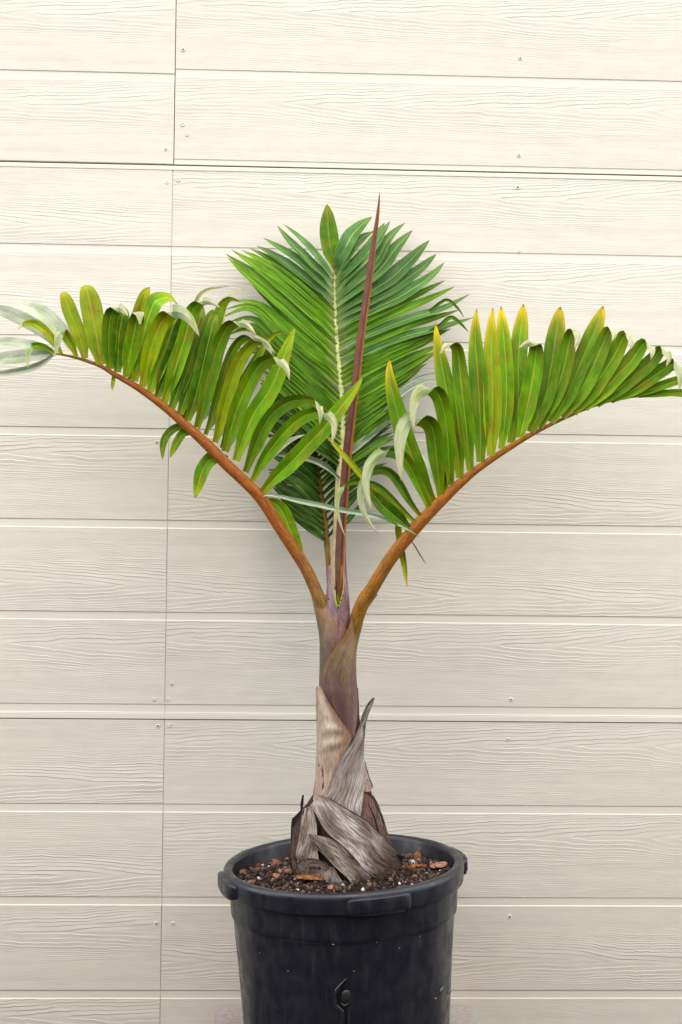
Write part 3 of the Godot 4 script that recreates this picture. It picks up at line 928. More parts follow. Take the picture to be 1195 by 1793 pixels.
	leaf(left_frond, "p", 29.0, 0.15, "p", [-574, 1038, 46, -600, 1066, 44, -634, 1086, 40, -668, 1102, 36, -697, 1110, 32, -727, 1111, 28], Vector3(0.22, 0.15, 1), 0.20)
	leaf(left_frond, "p", 17.8, 0.15, "p", [-581, 1029, 44, -611, 1038, 40, -645, 1044, 36, -685, 1048, 32, -730, 1044, 26], Vector3(0.22, 0.15, 1), 0.20)
	leaf(left_frond, "p", 26.7, 0.15, "p", [-580, 1023, 48, -613, 1020, 46, -649, 1015, 44, -682, 1012, 42, -727, 1005, 38], Vector3(0.22, 0.15, 1), 0.20)
	leaf(left_frond, "p", 13.3, 0.3, "p", [-577, 1019, 54, -600, 1000, 58, -629, 988, 62, -661, 982, 64, -700, 977, 66], Vector3(0.22, 0.15, 1), 0.20)
	leaf(left_frond, "c", 10.3, 0.2, "p", [-303, 943, -6, -313, 1035, -16, -315, 1105, -26, -307, 1150, -32, -289, 1168, -36, -269, 1173, -40, -244, 1178, -44], Vector3(0.22, 0.15, 1), 0.20)
	leaf(left_frond, "c", 9.2, 0.2, "p", [-255, 921, -9, -259, 1037, -23, -256, 1107, -31, -243, 1159, -39, -229, 1168, -43, -213, 1176, -47], Vector3(0.22, 0.15, 1), 0.20)
	leaf(left_frond, "c", 10.2, 0.2, "p", [-409, 985, 9, -398, 1054, -1, -388, 1112, -5, -375, 1139, -7, -361, 1148, -9, -343, 1132, -13], Vector3(0.22, 0.15, 1), 0.20)
	leaf(left_frond, "g", 15.8, 0.2, "p", [-313, 885, 4, -331, 887, 8, -347, 883, 10, -360, 869, 12, -367, 850, 14, -367, 821, 14], Vector3(0.22, 0.15, 1), 0.45)
	leaf(left_frond, "g", 16.9, 0.2, "p", [-301, 874, 10, -315, 877, 12, -327, 875, 16, -337, 861, 18, -345, 844, 18, -353, 825, 18], Vector3(0.22, 0.15, 1), 0.45)
	leaf(left_frond, "g", 27.9, 0.18000000000000002, "p", [-241, 825, 2, -259, 829, 6, -276, 822, 10, -289, 802, 12, -296, 777, 12, -303, 746, 12], Vector3(0.22, 0.15, 1), 0.45)
	leaf(left_frond, "y", 7.8, 0.2, "p", [-457, 987, 31, -462, 982, 31, -464, 975, 31, -466, 954, 31], Vector3(0.22, 0.15, 1), 0.45)
	leaf(left_frond, "g", 29.2, 0.225, "p", [-161, 743, 6, -147, 740, 10, -131, 723, 12, -117, 692, 12, -105, 664, 12, -88, 631, 12], Vector3(0.22, 0.15, 1), 0.45)
	leaf(left_frond, "w", 10.0, 0.3, "p", [-168, 753, 27, -157, 755, 37, -136, 752, 43, -103, 744, 47, -62, 736, 51, -14, 726, 57, 30, 719, 61, 75, 707, 63, 110, 692, 65, 138, 674, 67], Vector3(0.22, 0.15, 1), 0.20)
	leaf(left_frond, "p", 12.4, 0.22, "p", [-392, 959, 25, -376, 984, 5, -352, 1013, -19, -327, 1036, -45, -298, 1049, -65], Vector3(0.3, 0.1, 1), 0.20)
	leaf(left_frond, "p", 12.4, 0.22, "p", [-377, 949, 22, -362, 976, 2, -337, 1009, -22, -312, 1035, -48, -284, 1050, -68], Vector3(0.3, 0.1, 1), 0.20)
	leaf(left_frond, "p", 12.4, 0.22, "p", [-363, 938, 22, -347, 965, 2, -322, 998, -22, -297, 1023, -48, -268, 1037, -68], Vector3(0.3, 0.1, 1), 0.20)
	leaf(left_frond, "p", 12.4, 0.22, "p", [-349, 926, 22, -333, 956, 2, -308, 991, -22, -283, 1018, -48, -254, 1035, -68], Vector3(0.3, 0.1, 1), 0.20)
	leaf(left_frond, "p", 12.4, 0.22, "p", [-333, 915, 22, -317, 946, 2, -292, 983, -22, -267, 1010, -48, -238, 1027, -68], Vector3(0.3, 0.1, 1), 0.20)
	leaf(left_frond, "p", 12.4, 0.22, "p", [-317, 903, 20, -301, 930, 0, -275, 964, -24, -250, 988, -50, -221, 1004, -70], Vector3(0.3, 0.1, 1), 0.20)
	leaf(left_frond, "p", 12.4, 0.22, "p", [-299, 890, 20, -282, 916, 0, -257, 947, -24, -231, 971, -50, -202, 985, -70], Vector3(0.3, 0.1, 1), 0.20)
	leaf(left_frond, "p", 12.5, 0.22, "p", [-282, 876, 17, -265, 907, -3, -240, 944, -27, -214, 973, -53, -184, 989, -73], Vector3(0.3, 0.1, 1), 0.20)
	leaf(left_frond, "p", 12.5, 0.22, "p", [-263, 860, 17, -246, 886, -3, -220, 917, -27, -194, 941, -53, -164, 955, -73], Vector3(0.3, 0.1, 1), 0.20)
	leaf(left_frond, "p", 12.5, 0.22, "p", [-243, 844, 14, -227, 868, -6, -201, 898, -30, -174, 920, -56, -144, 933, -76], Vector3(0.3, 0.1, 1), 0.20)
	leaf(left_frond, "p", 12.5, 0.22, "p", [-224, 825, 14, -207, 855, -6, -181, 889, -30, -154, 916, -56, -124, 931, -76], Vector3(0.3, 0.1, 1), 0.20)
	leaf(left_frond, "p", 12.5, 0.22, "p", [-206, 807, 11, -189, 831, -9, -162, 860, -33, -135, 882, -59, -105, 896, -79], Vector3(0.3, 0.1, 1), 0.20)
	leaf(left_frond, "p", 12.5, 0.22, "p", [-187, 791, 11, -169, 817, -9, -143, 847, -33, -116, 870, -59, -85, 884, -79], Vector3(0.3, 0.1, 1), 0.20)
	leaf(right_frond, "d", 28.7, 0.225, "p", [115, 693, 54, 102, 704, 60, 83, 719, 64, 63, 736, 68, 47, 754, 70, 31, 776, 72], Vector3(-0.15, 0.15, 1), 0.95)
	leaf(right_frond, "g", 12.1, 0.2, "c", [129, 704, 54, 103, 728, 62, 78, 752, 70, 53, 772, 78, 28, 779, 86, 8, 780, 98, -13, 771, 116, -25, 751, 128, -27, 725, 134, -20, 696, 138, -10, 670, 142], Vector3(-0.15, 0.15, 1), 0.95)
	leaf(right_frond, "g", 17.6, 0.2, "c", [140, 714, 54, 116, 744, 62, 95, 777, 70, 80, 795, 80, 63, 803, 90, 43, 800, 106, 27, 785, 120, 18, 762, 130, 19, 733, 138, 32, 703, 142, 53, 677, 146], Vector3(-0.15, 0.15, 1), 0.95)
	leaf(right_frond, "g", 23.3, 0.18000000000000002, "c", [155, 732, 54, 138, 767, 62, 120, 803, 70, 103, 827, 80, 84, 837, 92, 63, 836, 110, 43, 823, 126, 30, 803, 138, 26, 776, 146, 30, 747, 152, 38, 719, 156], Vector3(-0.15, 0.15, 1), 0.95)
	leaf(right_frond, "g", 36.6, 0.162, "p", [165, 740, 46, 139, 790, 50, 114, 848, 56, 95, 903, 60, 81, 953, 62, 74, 991, 64, 74, 1024, 60], Vector3(-0.15, 0.15, 1), 0.95)
	leaf(right_frond, "g", 32.4, 0.162, "c", [177, 756, 56, 172, 793, 64, 167, 825, 72, 162, 858, 80, 157, 883, 88, 144, 898, 102, 119, 899, 126, 100, 889, 142, 90, 862, 154, 88, 829, 160, 91, 776, 164], Vector3(-0.15, 0.15, 1), 0.95)
	leaf(right_frond, "d", 31.4, 0.18000000000000002, "r", [182, 763, 50, 184, 799, 54, 183, 838, 58, 180, 874, 60, 174, 897, 58], Vector3(-0.15, 0.15, 1), 0.95)
	leaf(right_frond, "g", 31.1, 0.162, "c", [197, 778, 56, 193, 815, 64, 189, 853, 72, 184, 892, 80, 176, 927, 88, 166, 950, 98, 149, 958, 118, 129, 951, 136, 117, 933, 148, 112, 906, 154, 115, 871, 158], Vector3(-0.15, 0.15, 1), 0.95)
	leaf(right_frond, "g", 35.1, 0.162, "p", [214, 792, 59, 208, 843, 65, 199, 893, 69, 188, 942, 73, 177, 997, 75, 167, 1047, 75, 162, 1092, 71], Vector3(-0.15, 0.15, 1), 0.95)
	leaf(right_frond, "g", 32.4, 0.162, "c", [234, 807, 61, 228, 854, 67, 222, 904, 73, 215, 953, 79, 209, 997, 83, 205, 1027, 89, 199, 1043, 99, 185, 1045, 119, 173, 1037, 131, 162, 1017, 139], Vector3(-0.15, 0.15, 1), 0.95)
	leaf(right_frond, "g", 36.4, 0.162, "p", [254, 823, 61, 253, 872, 65, 250, 927, 69, 246, 988, 71, 241, 1043, 73, 240, 1088, 73, 242, 1122, 71], Vector3(-0.15, 0.15, 1), 0.95)
	leaf(right_frond, "y", 36.4, 0.162, "p", [274, 835, 63, 275, 888, 67, 275, 944, 71, 273, 999, 73, 271, 1055, 73, 271, 1094, 73, 274, 1124, 71], Vector3(-0.15, 0.15, 1), 0.95)
	leaf(right_frond, "g", 28.6, 0.162, "r", [294, 849, 63, 300, 900, 65, 303, 950, 67, 301, 1011, 67, 296, 1067, 67, 292, 1101, 67, 291, 1128, 65], Vector3(-0.15, 0.15, 1), 0.95)
	leaf(right_frond, "g", 33.9, 0.162, "r", [313, 861, 59, 322, 912, 63, 326, 956, 65, 325, 1012, 67, 328, 1068, 67, 332, 1102, 65, 335, 1134, 63], Vector3(-0.15, 0.15, 1), 0.95)
	leaf(right_frond, "g", 34.9, 0.14400000000000002, "c", [329, 871, 63, 338, 911, 71, 345, 950, 77, 352, 994, 83, 355, 1026, 89, 354, 1046, 97, 343, 1049, 117, 329, 1045, 127, 312, 1034, 131], Vector3(-0.15, 0.15, 1), 0.95)
	leaf(right_frond, "g", 37.7, 0.14400000000000002, "r", [351, 882, 66, 366, 921, 70, 378, 958, 74, 387, 1006, 76, 394, 1051, 76, 401, 1096, 74, 406, 1129, 70], Vector3(-0.15, 0.15, 1), 0.95)
	leaf(right_frond, "g", 33.6, 0.14400000000000002, "c", [368, 891, 66, 384, 929, 72, 400, 967, 78, 412, 1011, 84, 419, 1050, 88, 424, 1073, 94, 428, 1073, 114, 429, 1058, 126, 421, 1034, 132], Vector3(-0.15, 0.15, 1), 0.95)
	leaf(right_frond, "g", 35.0, 0.14400000000000002, "r", [390, 901, 68, 410, 935, 72, 430, 979, 76, 448, 1024, 78, 467, 1069, 78, 482, 1106, 76, 490, 1131, 72], Vector3(-0.15, 0.15, 1), 0.95)
	leaf(right_frond, "g", 36.2, 0.14400000000000002, "c", [412, 912, 68, 435, 946, 74, 457, 985, 80, 476, 1029, 86, 488, 1060, 90, 495, 1079, 98, 501, 1074, 116, 499, 1061, 124, 493, 1051, 128], Vector3(-0.15, 0.15, 1), 0.95)
	leaf(right_frond, "g", 36.2, 0.14400000000000002, "c", [434, 920, 68, 461, 955, 74, 484, 991, 80, 507, 1029, 86, 518, 1052, 90, 526, 1070, 98, 533, 1064, 116, 534, 1049, 126, 528, 1035, 130], Vector3(-0.15, 0.15, 1), 0.95)
	leaf(right_frond, "g", 33.6, 0.14400000000000002, "c", [456, 929, 71, 485, 958, 77, 511, 989, 83, 539, 1019, 89, 552, 1038, 93, 563, 1054, 101, 570, 1047, 121, 573, 1034, 129, 568, 1017, 133], Vector3(-0.15, 0.15, 1), 0.95)
	leaf(right_frond, "g", 31.0, 0.14400000000000002, "c", [479, 937, 71, 507, 958, 77, 540, 986, 83, 571, 1012, 89, 586, 1028, 93, 596, 1041, 101, 602, 1035, 121, 605, 1022, 129, 597, 1004, 133], Vector3(-0.15, 0.15, 1), 0.95)
	leaf(right_frond, "g", 28.4, 0.162, "c", [506, 945, 73, 536, 960, 79, 565, 978, 85, 593, 998, 91, 608, 1008, 97, 617, 1014, 107, 623, 1008, 127, 625, 990, 135, 622, 958, 139], Vector3(-0.15, 0.15, 1), 0.95)
	leaf(right_frond, "g", 18.7, 0.2, "p", [528, 950, 73, 561, 961, 77, 594, 972, 81, 632, 985, 85, 664, 997, 89, 703, 1004, 91], Vector3(-0.15, 0.15, 1), 0.95)
	leaf(right_frond, "g", 14.3, 0.25, "p", [560, 954, 73, 595, 959, 77, 633, 962, 81, 677, 962, 83, 716, 958, 85], Vector3(-0.15, 0.15, 1), 0.95)
	leaf(right_frond, "y", 12.3, 0.25, "p", [127, 705, 44, 98, 728, 40, 62, 758, 40, 30, 787, 42, 1, 819, 44, -28, 851, 46, -61, 891, 50], Vector3(-0.15, 0.15, 1), 0.95)
	leaf(right_frond, "y", 13.4, 0.25, "p", [117, 715, 38, 103, 713, 36, 97, 696, 36, 100, 670, 36, 106, 637, 36, 111, 609, 36, 115, 577, 36], Vector3(-0.15, 0.15, 1), 0.95)
	leaf(right_frond, "n", 2.7, 0.2, "p", [119, 671, 46, 129, 657, 48, 139, 640, 50, 152, 621, 52], Vector3(-0.15, 0.15, 1), 0.20)
	leaf(right_frond, "p", 12.3, 0.22, "p", [176, 767, 42, 169, 791, 22, 160, 821, -2, 146, 844, -28], Vector3(-0.1, 0.1, 1), 0.20)
	leaf(right_frond, "p", 12.3, 0.22, "p", [196, 784, 42, 192, 810, 22, 185, 842, -2, 175, 865, -28], Vector3(-0.1, 0.1, 1), 0.20)
	leaf(right_frond, "p", 12.3, 0.22, "p", [216, 799, 45, 214, 820, 25, 210, 848, 1, 203, 869, -25], Vector3(-0.1, 0.1, 1), 0.20)
	leaf(right_frond, "p", 12.3, 0.22, "p", [234, 811, 47, 234, 837, 27, 232, 870, 3, 229, 893, -23], Vector3(-0.1, 0.1, 1), 0.20)
	leaf(right_frond, "p", 12.3, 0.22, "p", [254, 827, 47, 256, 856, 27, 257, 889, 3, 258, 916, -23], Vector3(-0.1, 0.1, 1), 0.20)
	leaf(right_frond, "p", 12.3, 0.22, "p", [273, 840, 49, 278, 865, 29, 282, 896, 5, 286, 919, -21], Vector3(-0.1, 0.1, 1), 0.20)
	leaf(right_frond, "p", 12.3, 0.22, "p", [295, 854, 49, 302, 882, 29, 308, 915, 5, 316, 941, -21], Vector3(-0.1, 0.1, 1), 0.20)
	leaf(right_frond, "p", 12.3, 0.22, "p", [313, 866, 49, 322, 893, 29, 331, 926, 5, 343, 950, -21], Vector3(-0.1, 0.1, 1), 0.20)
	leaf(right_frond, "p", 12.3, 0.22, "p", [330, 876, 49, 343, 898, 29, 353, 926, 5, 369, 947, -21], Vector3(-0.1, 0.1, 1), 0.20)
	var pale_tint := func(t, a): return tone(tone(Color(0.80, 0.62, 0.54), Color(0.80, 0.80, 0.55), t * 1.6), Color(0.62, 0.72, 0.36), 0.25 + 0.3 * noise.get_noise_2d(t * 260.0, a * 4.0))
	var rear_frond := part(limb(mm([-22, 571, -45, -20, 617, -58, -16, 675, -78, -14, 734, -98, -12, 788, -118, -8, 843, -140, -7, 898, -162, -9, 967, -185, -14, 1030, -205, -20, 1101, -224, -24, 1165, -238, -26, 1222, -248, -25, 1261, -254, -22, 1284, -257]), PackedFloat32Array([0.0253, 0.0254, 0.0244, 0.0234, 0.0224, 0.0190, 0.0164, 0.0127, 0.0115, 0.0103, 0.0090, 0.0078, 0.0065, 0.0039]), 0.8, pale_tint, M.stalk, 70, 14), "frond", palm)
	rear_frond.set_meta("label", "upright green frond behind the spear, spread flat near the wall")
	leaf(rear_frond, "b", 24.9, 0.14, "p", [-26, 1239, -250, -42, 1253, -234, -76, 1297, -239, -107, 1334, -265, -139, 1365, -290], Vector3(0.1, 0.42, 0.9), 0.20)
	leaf(rear_frond, "b", 26.5, 0.14, "p", [-26, 1222, -247, -46, 1238, -231, -100, 1291, -235, -128, 1325, -261, -152, 1359, -285], Vector3(0.1, 0.42, 0.9), 0.20)
	leaf(rear_frond, "b", 24.8, 0.14, "p", [-26, 1203, -244, -51, 1222, -229, -105, 1274, -234, -146, 1307, -263, -183, 1333, -289], Vector3(0.1, 0.42, 0.9), 0.20)
	leaf(rear_frond, "b", 24.8, 0.14, "p", [-24, 1184, -241, -56, 1207, -225, -120, 1258, -230, -164, 1292, -258, -197, 1314, -285], Vector3(0.1, 0.42, 0.9), 0.20)
	leaf(rear_frond, "r", 20.7, 0.22, "p", [-23, 1161, -236, -58, 1189, -222, -122, 1245, -228, -169, 1281, -259, -211, 1309, -288], Vector3(0.12, 0.28, 1), 0.20)
	leaf(rear_frond, "r", 22.2, 0.22, "p", [-23, 1143, -232, -61, 1176, -217, -128, 1233, -223, -181, 1273, -254, -230, 1304, -284], Vector3(0.12, 0.28, 1), 0.20)
	leaf(rear_frond, "r", 22.2, 0.22, "p", [-23, 1123, -228, -63, 1158, -213, -130, 1217, -216, -192, 1263, -240, -243, 1294, -261], Vector3(0.12, 0.28, 1), 0.20)
	leaf(rear_frond, "r", 23.7, 0.22, "p", [-21, 1104, -224, -62, 1141, -207, -131, 1202, -210, -197, 1259, -234, -250, 1298, -255], Vector3(0.12, 0.28, 1), 0.20)
	leaf(rear_frond, "r", 23.7, 0.22, "p", [-20, 1085, -219, -63, 1121, -204, -135, 1186, -208, -209, 1249, -233, -264, 1289, -257], Vector3(0.12, 0.28, 1), 0.20)
	leaf(rear_frond, "r", 23.7, 0.22, "p", [-20, 1063, -213, -62, 1099, -197, -135, 1165, -200, -213, 1235, -226, -258, 1279, -250], Vector3(0.12, 0.28, 1), 0.20)
	leaf(rear_frond, "r", 20.5, 0.22, "p", [-19, 1043, -208, -60, 1079, -193, -121, 1136, -198, -168, 1185, -225, -210, 1229, -251], Vector3(0.12, 0.28, 1), 0.20)
	leaf(rear_frond, "r", 20.4, 0.22, "p", [-17, 1023, -202, -57, 1056, -186, -121, 1110, -190, -183, 1171, -218, -253, 1185, -244], Vector3(0.12, 0.28, 1), 0.20)
	leaf(rear_frond, "r", 19.6, 0.22, "p", [-17, 1010, -198, -57, 1045, -183, -127, 1103, -189, -195, 1167, -218, -268, 1165, -246], Vector3(0.12, 0.28, 1), 0.20)
	leaf(rear_frond, "r", 18.8, 0.22, "p", [-16, 998, -194, -57, 1033, -179, -133, 1095, -184, -204, 1160, -213, -278, 1142, -240], Vector3(0.12, 0.28, 1), 0.20)
	leaf(rear_frond, "r", 18.8, 0.22, "p", [-15, 977, -187, -54, 1011, -173, -130, 1077, -180, -203, 1140, -211, -279, 1122, -241], Vector3(0.12, 0.28, 1), 0.20)
	leaf(rear_frond, "r", 18.7, 0.22, "p", [-14, 965, -184, -54, 998, -168, -126, 1062, -174, -202, 1124, -205, -273, 1104, -235], Vector3(0.12, 0.28, 1), 0.20)
	leaf(rear_frond, "r", 18.7, 0.22, "p", [-13, 953, -180, -54, 986, -165, -124, 1050, -173, -203, 1115, -205, -271, 1099, -237], Vector3(0.12, 0.28, 1), 0.20)
	leaf(rear_frond, "r", 18.7, 0.22, "p", [-12, 941, -176, -52, 973, -161, -116, 1031, -168, -186, 1088, -199, -252, 1081, -231], Vector3(0.12, 0.28, 1), 0.20)
	leaf(rear_frond, "r", 18.7, 0.22, "p", [-11, 929, -172, -49, 961, -158, -109, 1017, -166, -170, 1069, -199, -236, 1079, -233], Vector3(0.12, 0.28, 1), 0.20)
	leaf(rear_frond, "r", 18.6, 0.22, "p", [-10, 918, -168, -49, 951, -153, -107, 1005, -161, -164, 1056, -194, -221, 1074, -227], Vector3(0.12, 0.28, 1), 0.20)
	leaf(rear_frond, "r", 18.6, 0.22, "p", [-9, 907, -164, -49, 941, -150, -104, 991, -159, -157, 1038, -194, -202, 1061, -229], Vector3(0.12, 0.28, 1), 0.20)
	leaf(rear_frond, "r", 18.6, 0.22, "p", [-8, 896, -160, -50, 929, -146, -103, 979, -154, -156, 1029, -188, -203, 1056, -223], Vector3(0.12, 0.28, 1), 0.20)
	leaf(rear_frond, "r", 18.6, 0.22, "p", [-8, 885, -156, -49, 916, -142, -99, 963, -152, -149, 1010, -188, -189, 1034, -225], Vector3(0.12, 0.28, 1), 0.20)
	leaf(rear_frond, "r", 18.5, 0.22, "p", [-7, 873, -151, -48, 904, -137, -97, 949, -146, -149, 993, -182, -193, 1019, -219], Vector3(0.12, 0.28, 1), 0.20)
	leaf(rear_frond, "r", 18.5, 0.22, "p", [-7, 862, -147, -47, 892, -134, -93, 936, -144, -142, 979, -182, -184, 1012, -221], Vector3(0.12, 0.28, 1), 0.20)
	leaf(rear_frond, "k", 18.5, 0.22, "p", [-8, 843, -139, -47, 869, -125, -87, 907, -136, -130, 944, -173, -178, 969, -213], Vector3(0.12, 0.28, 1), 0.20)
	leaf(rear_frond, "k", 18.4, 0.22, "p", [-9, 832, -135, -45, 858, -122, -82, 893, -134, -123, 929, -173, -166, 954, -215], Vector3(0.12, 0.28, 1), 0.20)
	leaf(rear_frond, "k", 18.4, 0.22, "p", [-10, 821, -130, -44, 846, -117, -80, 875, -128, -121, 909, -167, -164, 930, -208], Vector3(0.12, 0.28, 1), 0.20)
	leaf(rear_frond, "b", 36.5, 0.14, "p", [-22, 1256, -252, -12, 1284, -237, 7, 1327, -241, 30, 1359, -267, 57, 1385, -290], Vector3(-0.1, 0.42, 0.9), 0.20)
	leaf(rear_frond, "b", 26.5, 0.14, "p", [-23, 1243, -250, -8, 1272, -234, 15, 1307, -237, 37, 1334, -263, 62, 1353, -286], Vector3(-0.1, 0.42, 0.9), 0.20)
	leaf(rear_frond, "b", 26.5, 0.14, "p", [-23, 1226, -248, -2, 1249, -233, 46, 1302, -237, 66, 1337, -264, 85, 1373, -290], Vector3(-0.1, 0.42, 0.9), 0.20)
	leaf(rear_frond, "b", 26.5, 0.14, "p", [-23, 1207, -245, 5, 1244, -229, 58, 1309, -233, 77, 1343, -260, 97, 1374, -285], Vector3(-0.1, 0.42, 0.9), 0.20)
	leaf(rear_frond, "b", 28.1, 0.14, "p", [-23, 1191, -242, 12, 1222, -227, 60, 1270, -233, 94, 1334, -262, 131, 1374, -289], Vector3(-0.1, 0.42, 0.9), 0.20)
	leaf(rear_frond, "b", 36.4, 0.14, "p", [-23, 1176, -239, 15, 1209, -223, 72, 1258, -229, 110, 1313, -257, 147, 1357, -285], Vector3(-0.1, 0.42, 0.9), 0.20)
	leaf(rear_frond, "b", 38.0, 0.14, "p", [-23, 1159, -236, 22, 1191, -222, 88, 1232, -228, 141, 1285, -259, 185, 1336, -288], Vector3(-0.1, 0.42, 0.9), 0.20)
	leaf(rear_frond, "b", 33.0, 0.14, "p", [-23, 1143, -232, 25, 1173, -217, 99, 1214, -223, 164, 1267, -254, 200, 1304, -284], Vector3(-0.1, 0.42, 0.9), 0.20)
	leaf(rear_frond, "b", 31.3, 0.14, "p", [-21, 1125, -229, 30, 1155, -213, 113, 1195, -216, 181, 1244, -240, 215, 1280, -261], Vector3(-0.1, 0.42, 0.9), 0.20)
	leaf(rear_frond, "r", 20.6, 0.22, "p", [-21, 1108, -225, 34, 1139, -208, 103, 1175, -211, 158, 1206, -235, 217, 1240, -256], Vector3(-0.12, 0.28, 1), 0.20)
	leaf(rear_frond, "r", 20.6, 0.22, "p", [-20, 1091, -221, 40, 1125, -205, 114, 1162, -209, 182, 1196, -235, 239, 1227, -257], Vector3(-0.12, 0.28, 1), 0.20)
	leaf(rear_frond, "b", 21.3, 0.14, "p", [-19, 1074, -216, 46, 1109, -200, 126, 1143, -203, 210, 1175, -228, 271, 1210, -251], Vector3(-0.1, 0.42, 0.9), 0.20)
	leaf(rear_frond, "r", 20.5, 0.22, "p", [-17, 1058, -212, 46, 1091, -197, 126, 1127, -201, 190, 1152, -228, 250, 1176, -253], Vector3(-0.12, 0.28, 1), 0.20)
	leaf(rear_frond, "b", 21.2, 0.14, "p", [-16, 1040, -207, 46, 1073, -191, 127, 1107, -195, 217, 1135, -222, 279, 1158, -247], Vector3(-0.1, 0.42, 0.9), 0.20)
	leaf(rear_frond, "r", 20.4, 0.22, "p", [-15, 1029, -204, 43, 1061, -189, 119, 1095, -194, 195, 1125, -222, 251, 1149, -249], Vector3(-0.12, 0.28, 1), 0.20)
	leaf(rear_frond, "r", 20.4, 0.22, "p", [-14, 1018, -200, 40, 1048, -184, 112, 1085, -189, 175, 1118, -217, 225, 1146, -243], Vector3(-0.12, 0.28, 1), 0.20)
	leaf(rear_frond, "r", 20.4, 0.22, "p", [-13, 1006, -197, 42, 1037, -182, 111, 1073, -188, 174, 1104, -217, 230, 1133, -245], Vector3(-0.12, 0.28, 1), 0.20)
	leaf(rear_frond, "r", 20.4, 0.22, "p", [-11, 995, -193, 42, 1026, -177, 107, 1063, -183, 164, 1094, -212, 219, 1127, -240], Vector3(-0.12, 0.28, 1), 0.20)
	leaf(rear_frond, "r", 20.3, 0.22, "p", [-10, 973, -186, 42, 1005, -172, 103, 1041, -179, 161, 1073, -210, 213, 1100, -240], Vector3(-0.12, 0.28, 1), 0.20)
	leaf(rear_frond, "r", 20.3, 0.22, "p", [-9, 952, -179, 39, 982, -164, 93, 1015, -171, 148, 1051, -202, 200, 1083, -233], Vector3(-0.12, 0.28, 1), 0.20)
	leaf(rear_frond, "r", 19.5, 0.22, "p", [-8, 940, -175, 38, 970, -161, 93, 1007, -169, 143, 1042, -202, 193, 1075, -235], Vector3(-0.12, 0.28, 1), 0.20)
	leaf(rear_frond, "r", 18.7, 0.22, "p", [-8, 928, -171, 37, 957, -156, 91, 995, -164, 133, 1025, -196, 177, 1054, -229], Vector3(-0.12, 0.28, 1), 0.20)
	leaf(rear_frond, "r", 18.6, 0.22, "p", [-7, 916, -167, 35, 945, -153, 82, 980, -162, 121, 1009, -196, 162, 1040, -231], Vector3(-0.12, 0.28, 1), 0.20)
	leaf(rear_frond, "r", 18.6, 0.22, "p", [-7, 904, -163, 33, 932, -149, 74, 962, -157, 108, 990, -190, 146, 1018, -225], Vector3(-0.12, 0.28, 1), 0.20)
	leaf(rear_frond, "r", 17.8, 0.22, "p", [-6, 892, -159, 32, 919, -145, 68, 949, -155, 99, 980, -190, 129, 1009, -226], Vector3(-0.12, 0.28, 1), 0.20)
	leaf(rear_frond, "r", 17.0, 0.22, "p", [-5, 880, -154, 32, 905, -139, 66, 932, -148, 98, 958, -184, 129, 980, -220], Vector3(-0.12, 0.28, 1), 0.20)
	leaf(rear_frond, "r", 17.0, 0.22, "p", [-5, 868, -149, 29, 893, -136, 61, 921, -147, 90, 947, -183, 117, 971, -222], Vector3(-0.12, 0.28, 1), 0.20)
	leaf(rear_frond, "r", 17.0, 0.22, "p", [-5, 857, -145, 27, 881, -131, 59, 909, -141, 88, 933, -177, 115, 957, -216], Vector3(-0.12, 0.28, 1), 0.20)
	leaf(rear_frond, "w", 15.4, 0.22, "p", [-6, 837, -137, 21, 861, -124, 51, 889, -136, 76, 912, -174, 103, 931, -215], Vector3(-0.12, 0.28, 1), 0.20)
	leaf(rear_frond, "r", 15.3, 0.22, "p", [-7, 816, -128, 17, 837, -115, 50, 859, -126, 79, 879, -165, 107, 895, -207], Vector3(-0.12, 0.28, 1), 0.20)
	leaf(rear_frond, "k", 15.3, 0.22, "p", [-9, 796, -121, 21, 815, -108, 50, 833, -121, 82, 851, -163, 112, 877, -207], Vector3(-0.12, 0.28, 1), 0.20)
	leaf(rear_frond, "g", 40.7, 0.12, "p", [-22, 1260, -248, -30, 1286, -244, -37, 1315, -242, -41, 1346, -242, -42, 1373, -242, -44, 1400, -244], Vector3(0, 0.3, 1), 0.50)
	leaf(rear_frond, "w", 12.9, 0.3, "p", [-14, 794, -114, -40, 817, -100, -71, 832, -92, -103, 838, -86, -134, 841, -84, -168, 850, -84], Vector3(0, 0.3, 1), 0.50)
	leaf(rear_frond, "w", 6.0, 0.3, "p", [64, 942, -165, 119, 993, -157, 152, 1013, -153, 186, 1022, -149, 212, 1022, -147], Vector3(0, 0.3, 1), 0.50)
	leaf(rear_frond, "w", 6.0, 0.3, "p", [64, 929, -160, 118, 978, -152, 152, 999, -148, 186, 1009, -144, 208, 1014, -142], Vector3(0, 0.3, 1), 0.50)
	leaf(rear_frond, "d", 7.3, 0.3, "p", [164, 1151, -219, 203, 1184, -219, 219, 1189, -215, 235, 1177, -215, 248, 1162, -217, 254, 1152, -219], Vector3(0, 0.3, 1), 0.50)
	leaf(rear_frond, "d", 9.7, 0.3, "p", [164, 1108, -209, 200, 1131, -209, 224, 1150, -205, 244, 1138, -205, 264, 1118, -207], Vector3(0, 0.3, 1), 0.50)
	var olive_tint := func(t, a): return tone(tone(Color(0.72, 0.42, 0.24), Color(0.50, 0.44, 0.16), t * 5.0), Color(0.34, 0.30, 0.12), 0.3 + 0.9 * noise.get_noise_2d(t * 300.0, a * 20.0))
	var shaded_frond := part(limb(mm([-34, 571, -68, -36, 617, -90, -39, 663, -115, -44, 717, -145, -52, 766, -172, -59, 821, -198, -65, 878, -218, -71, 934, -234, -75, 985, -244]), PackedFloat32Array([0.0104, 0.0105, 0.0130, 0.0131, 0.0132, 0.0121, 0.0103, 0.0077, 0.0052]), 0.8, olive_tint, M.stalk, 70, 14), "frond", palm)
	shaded_frond.set_meta("label", "smaller frond leaning back behind the spear, its shade put into darker greens")
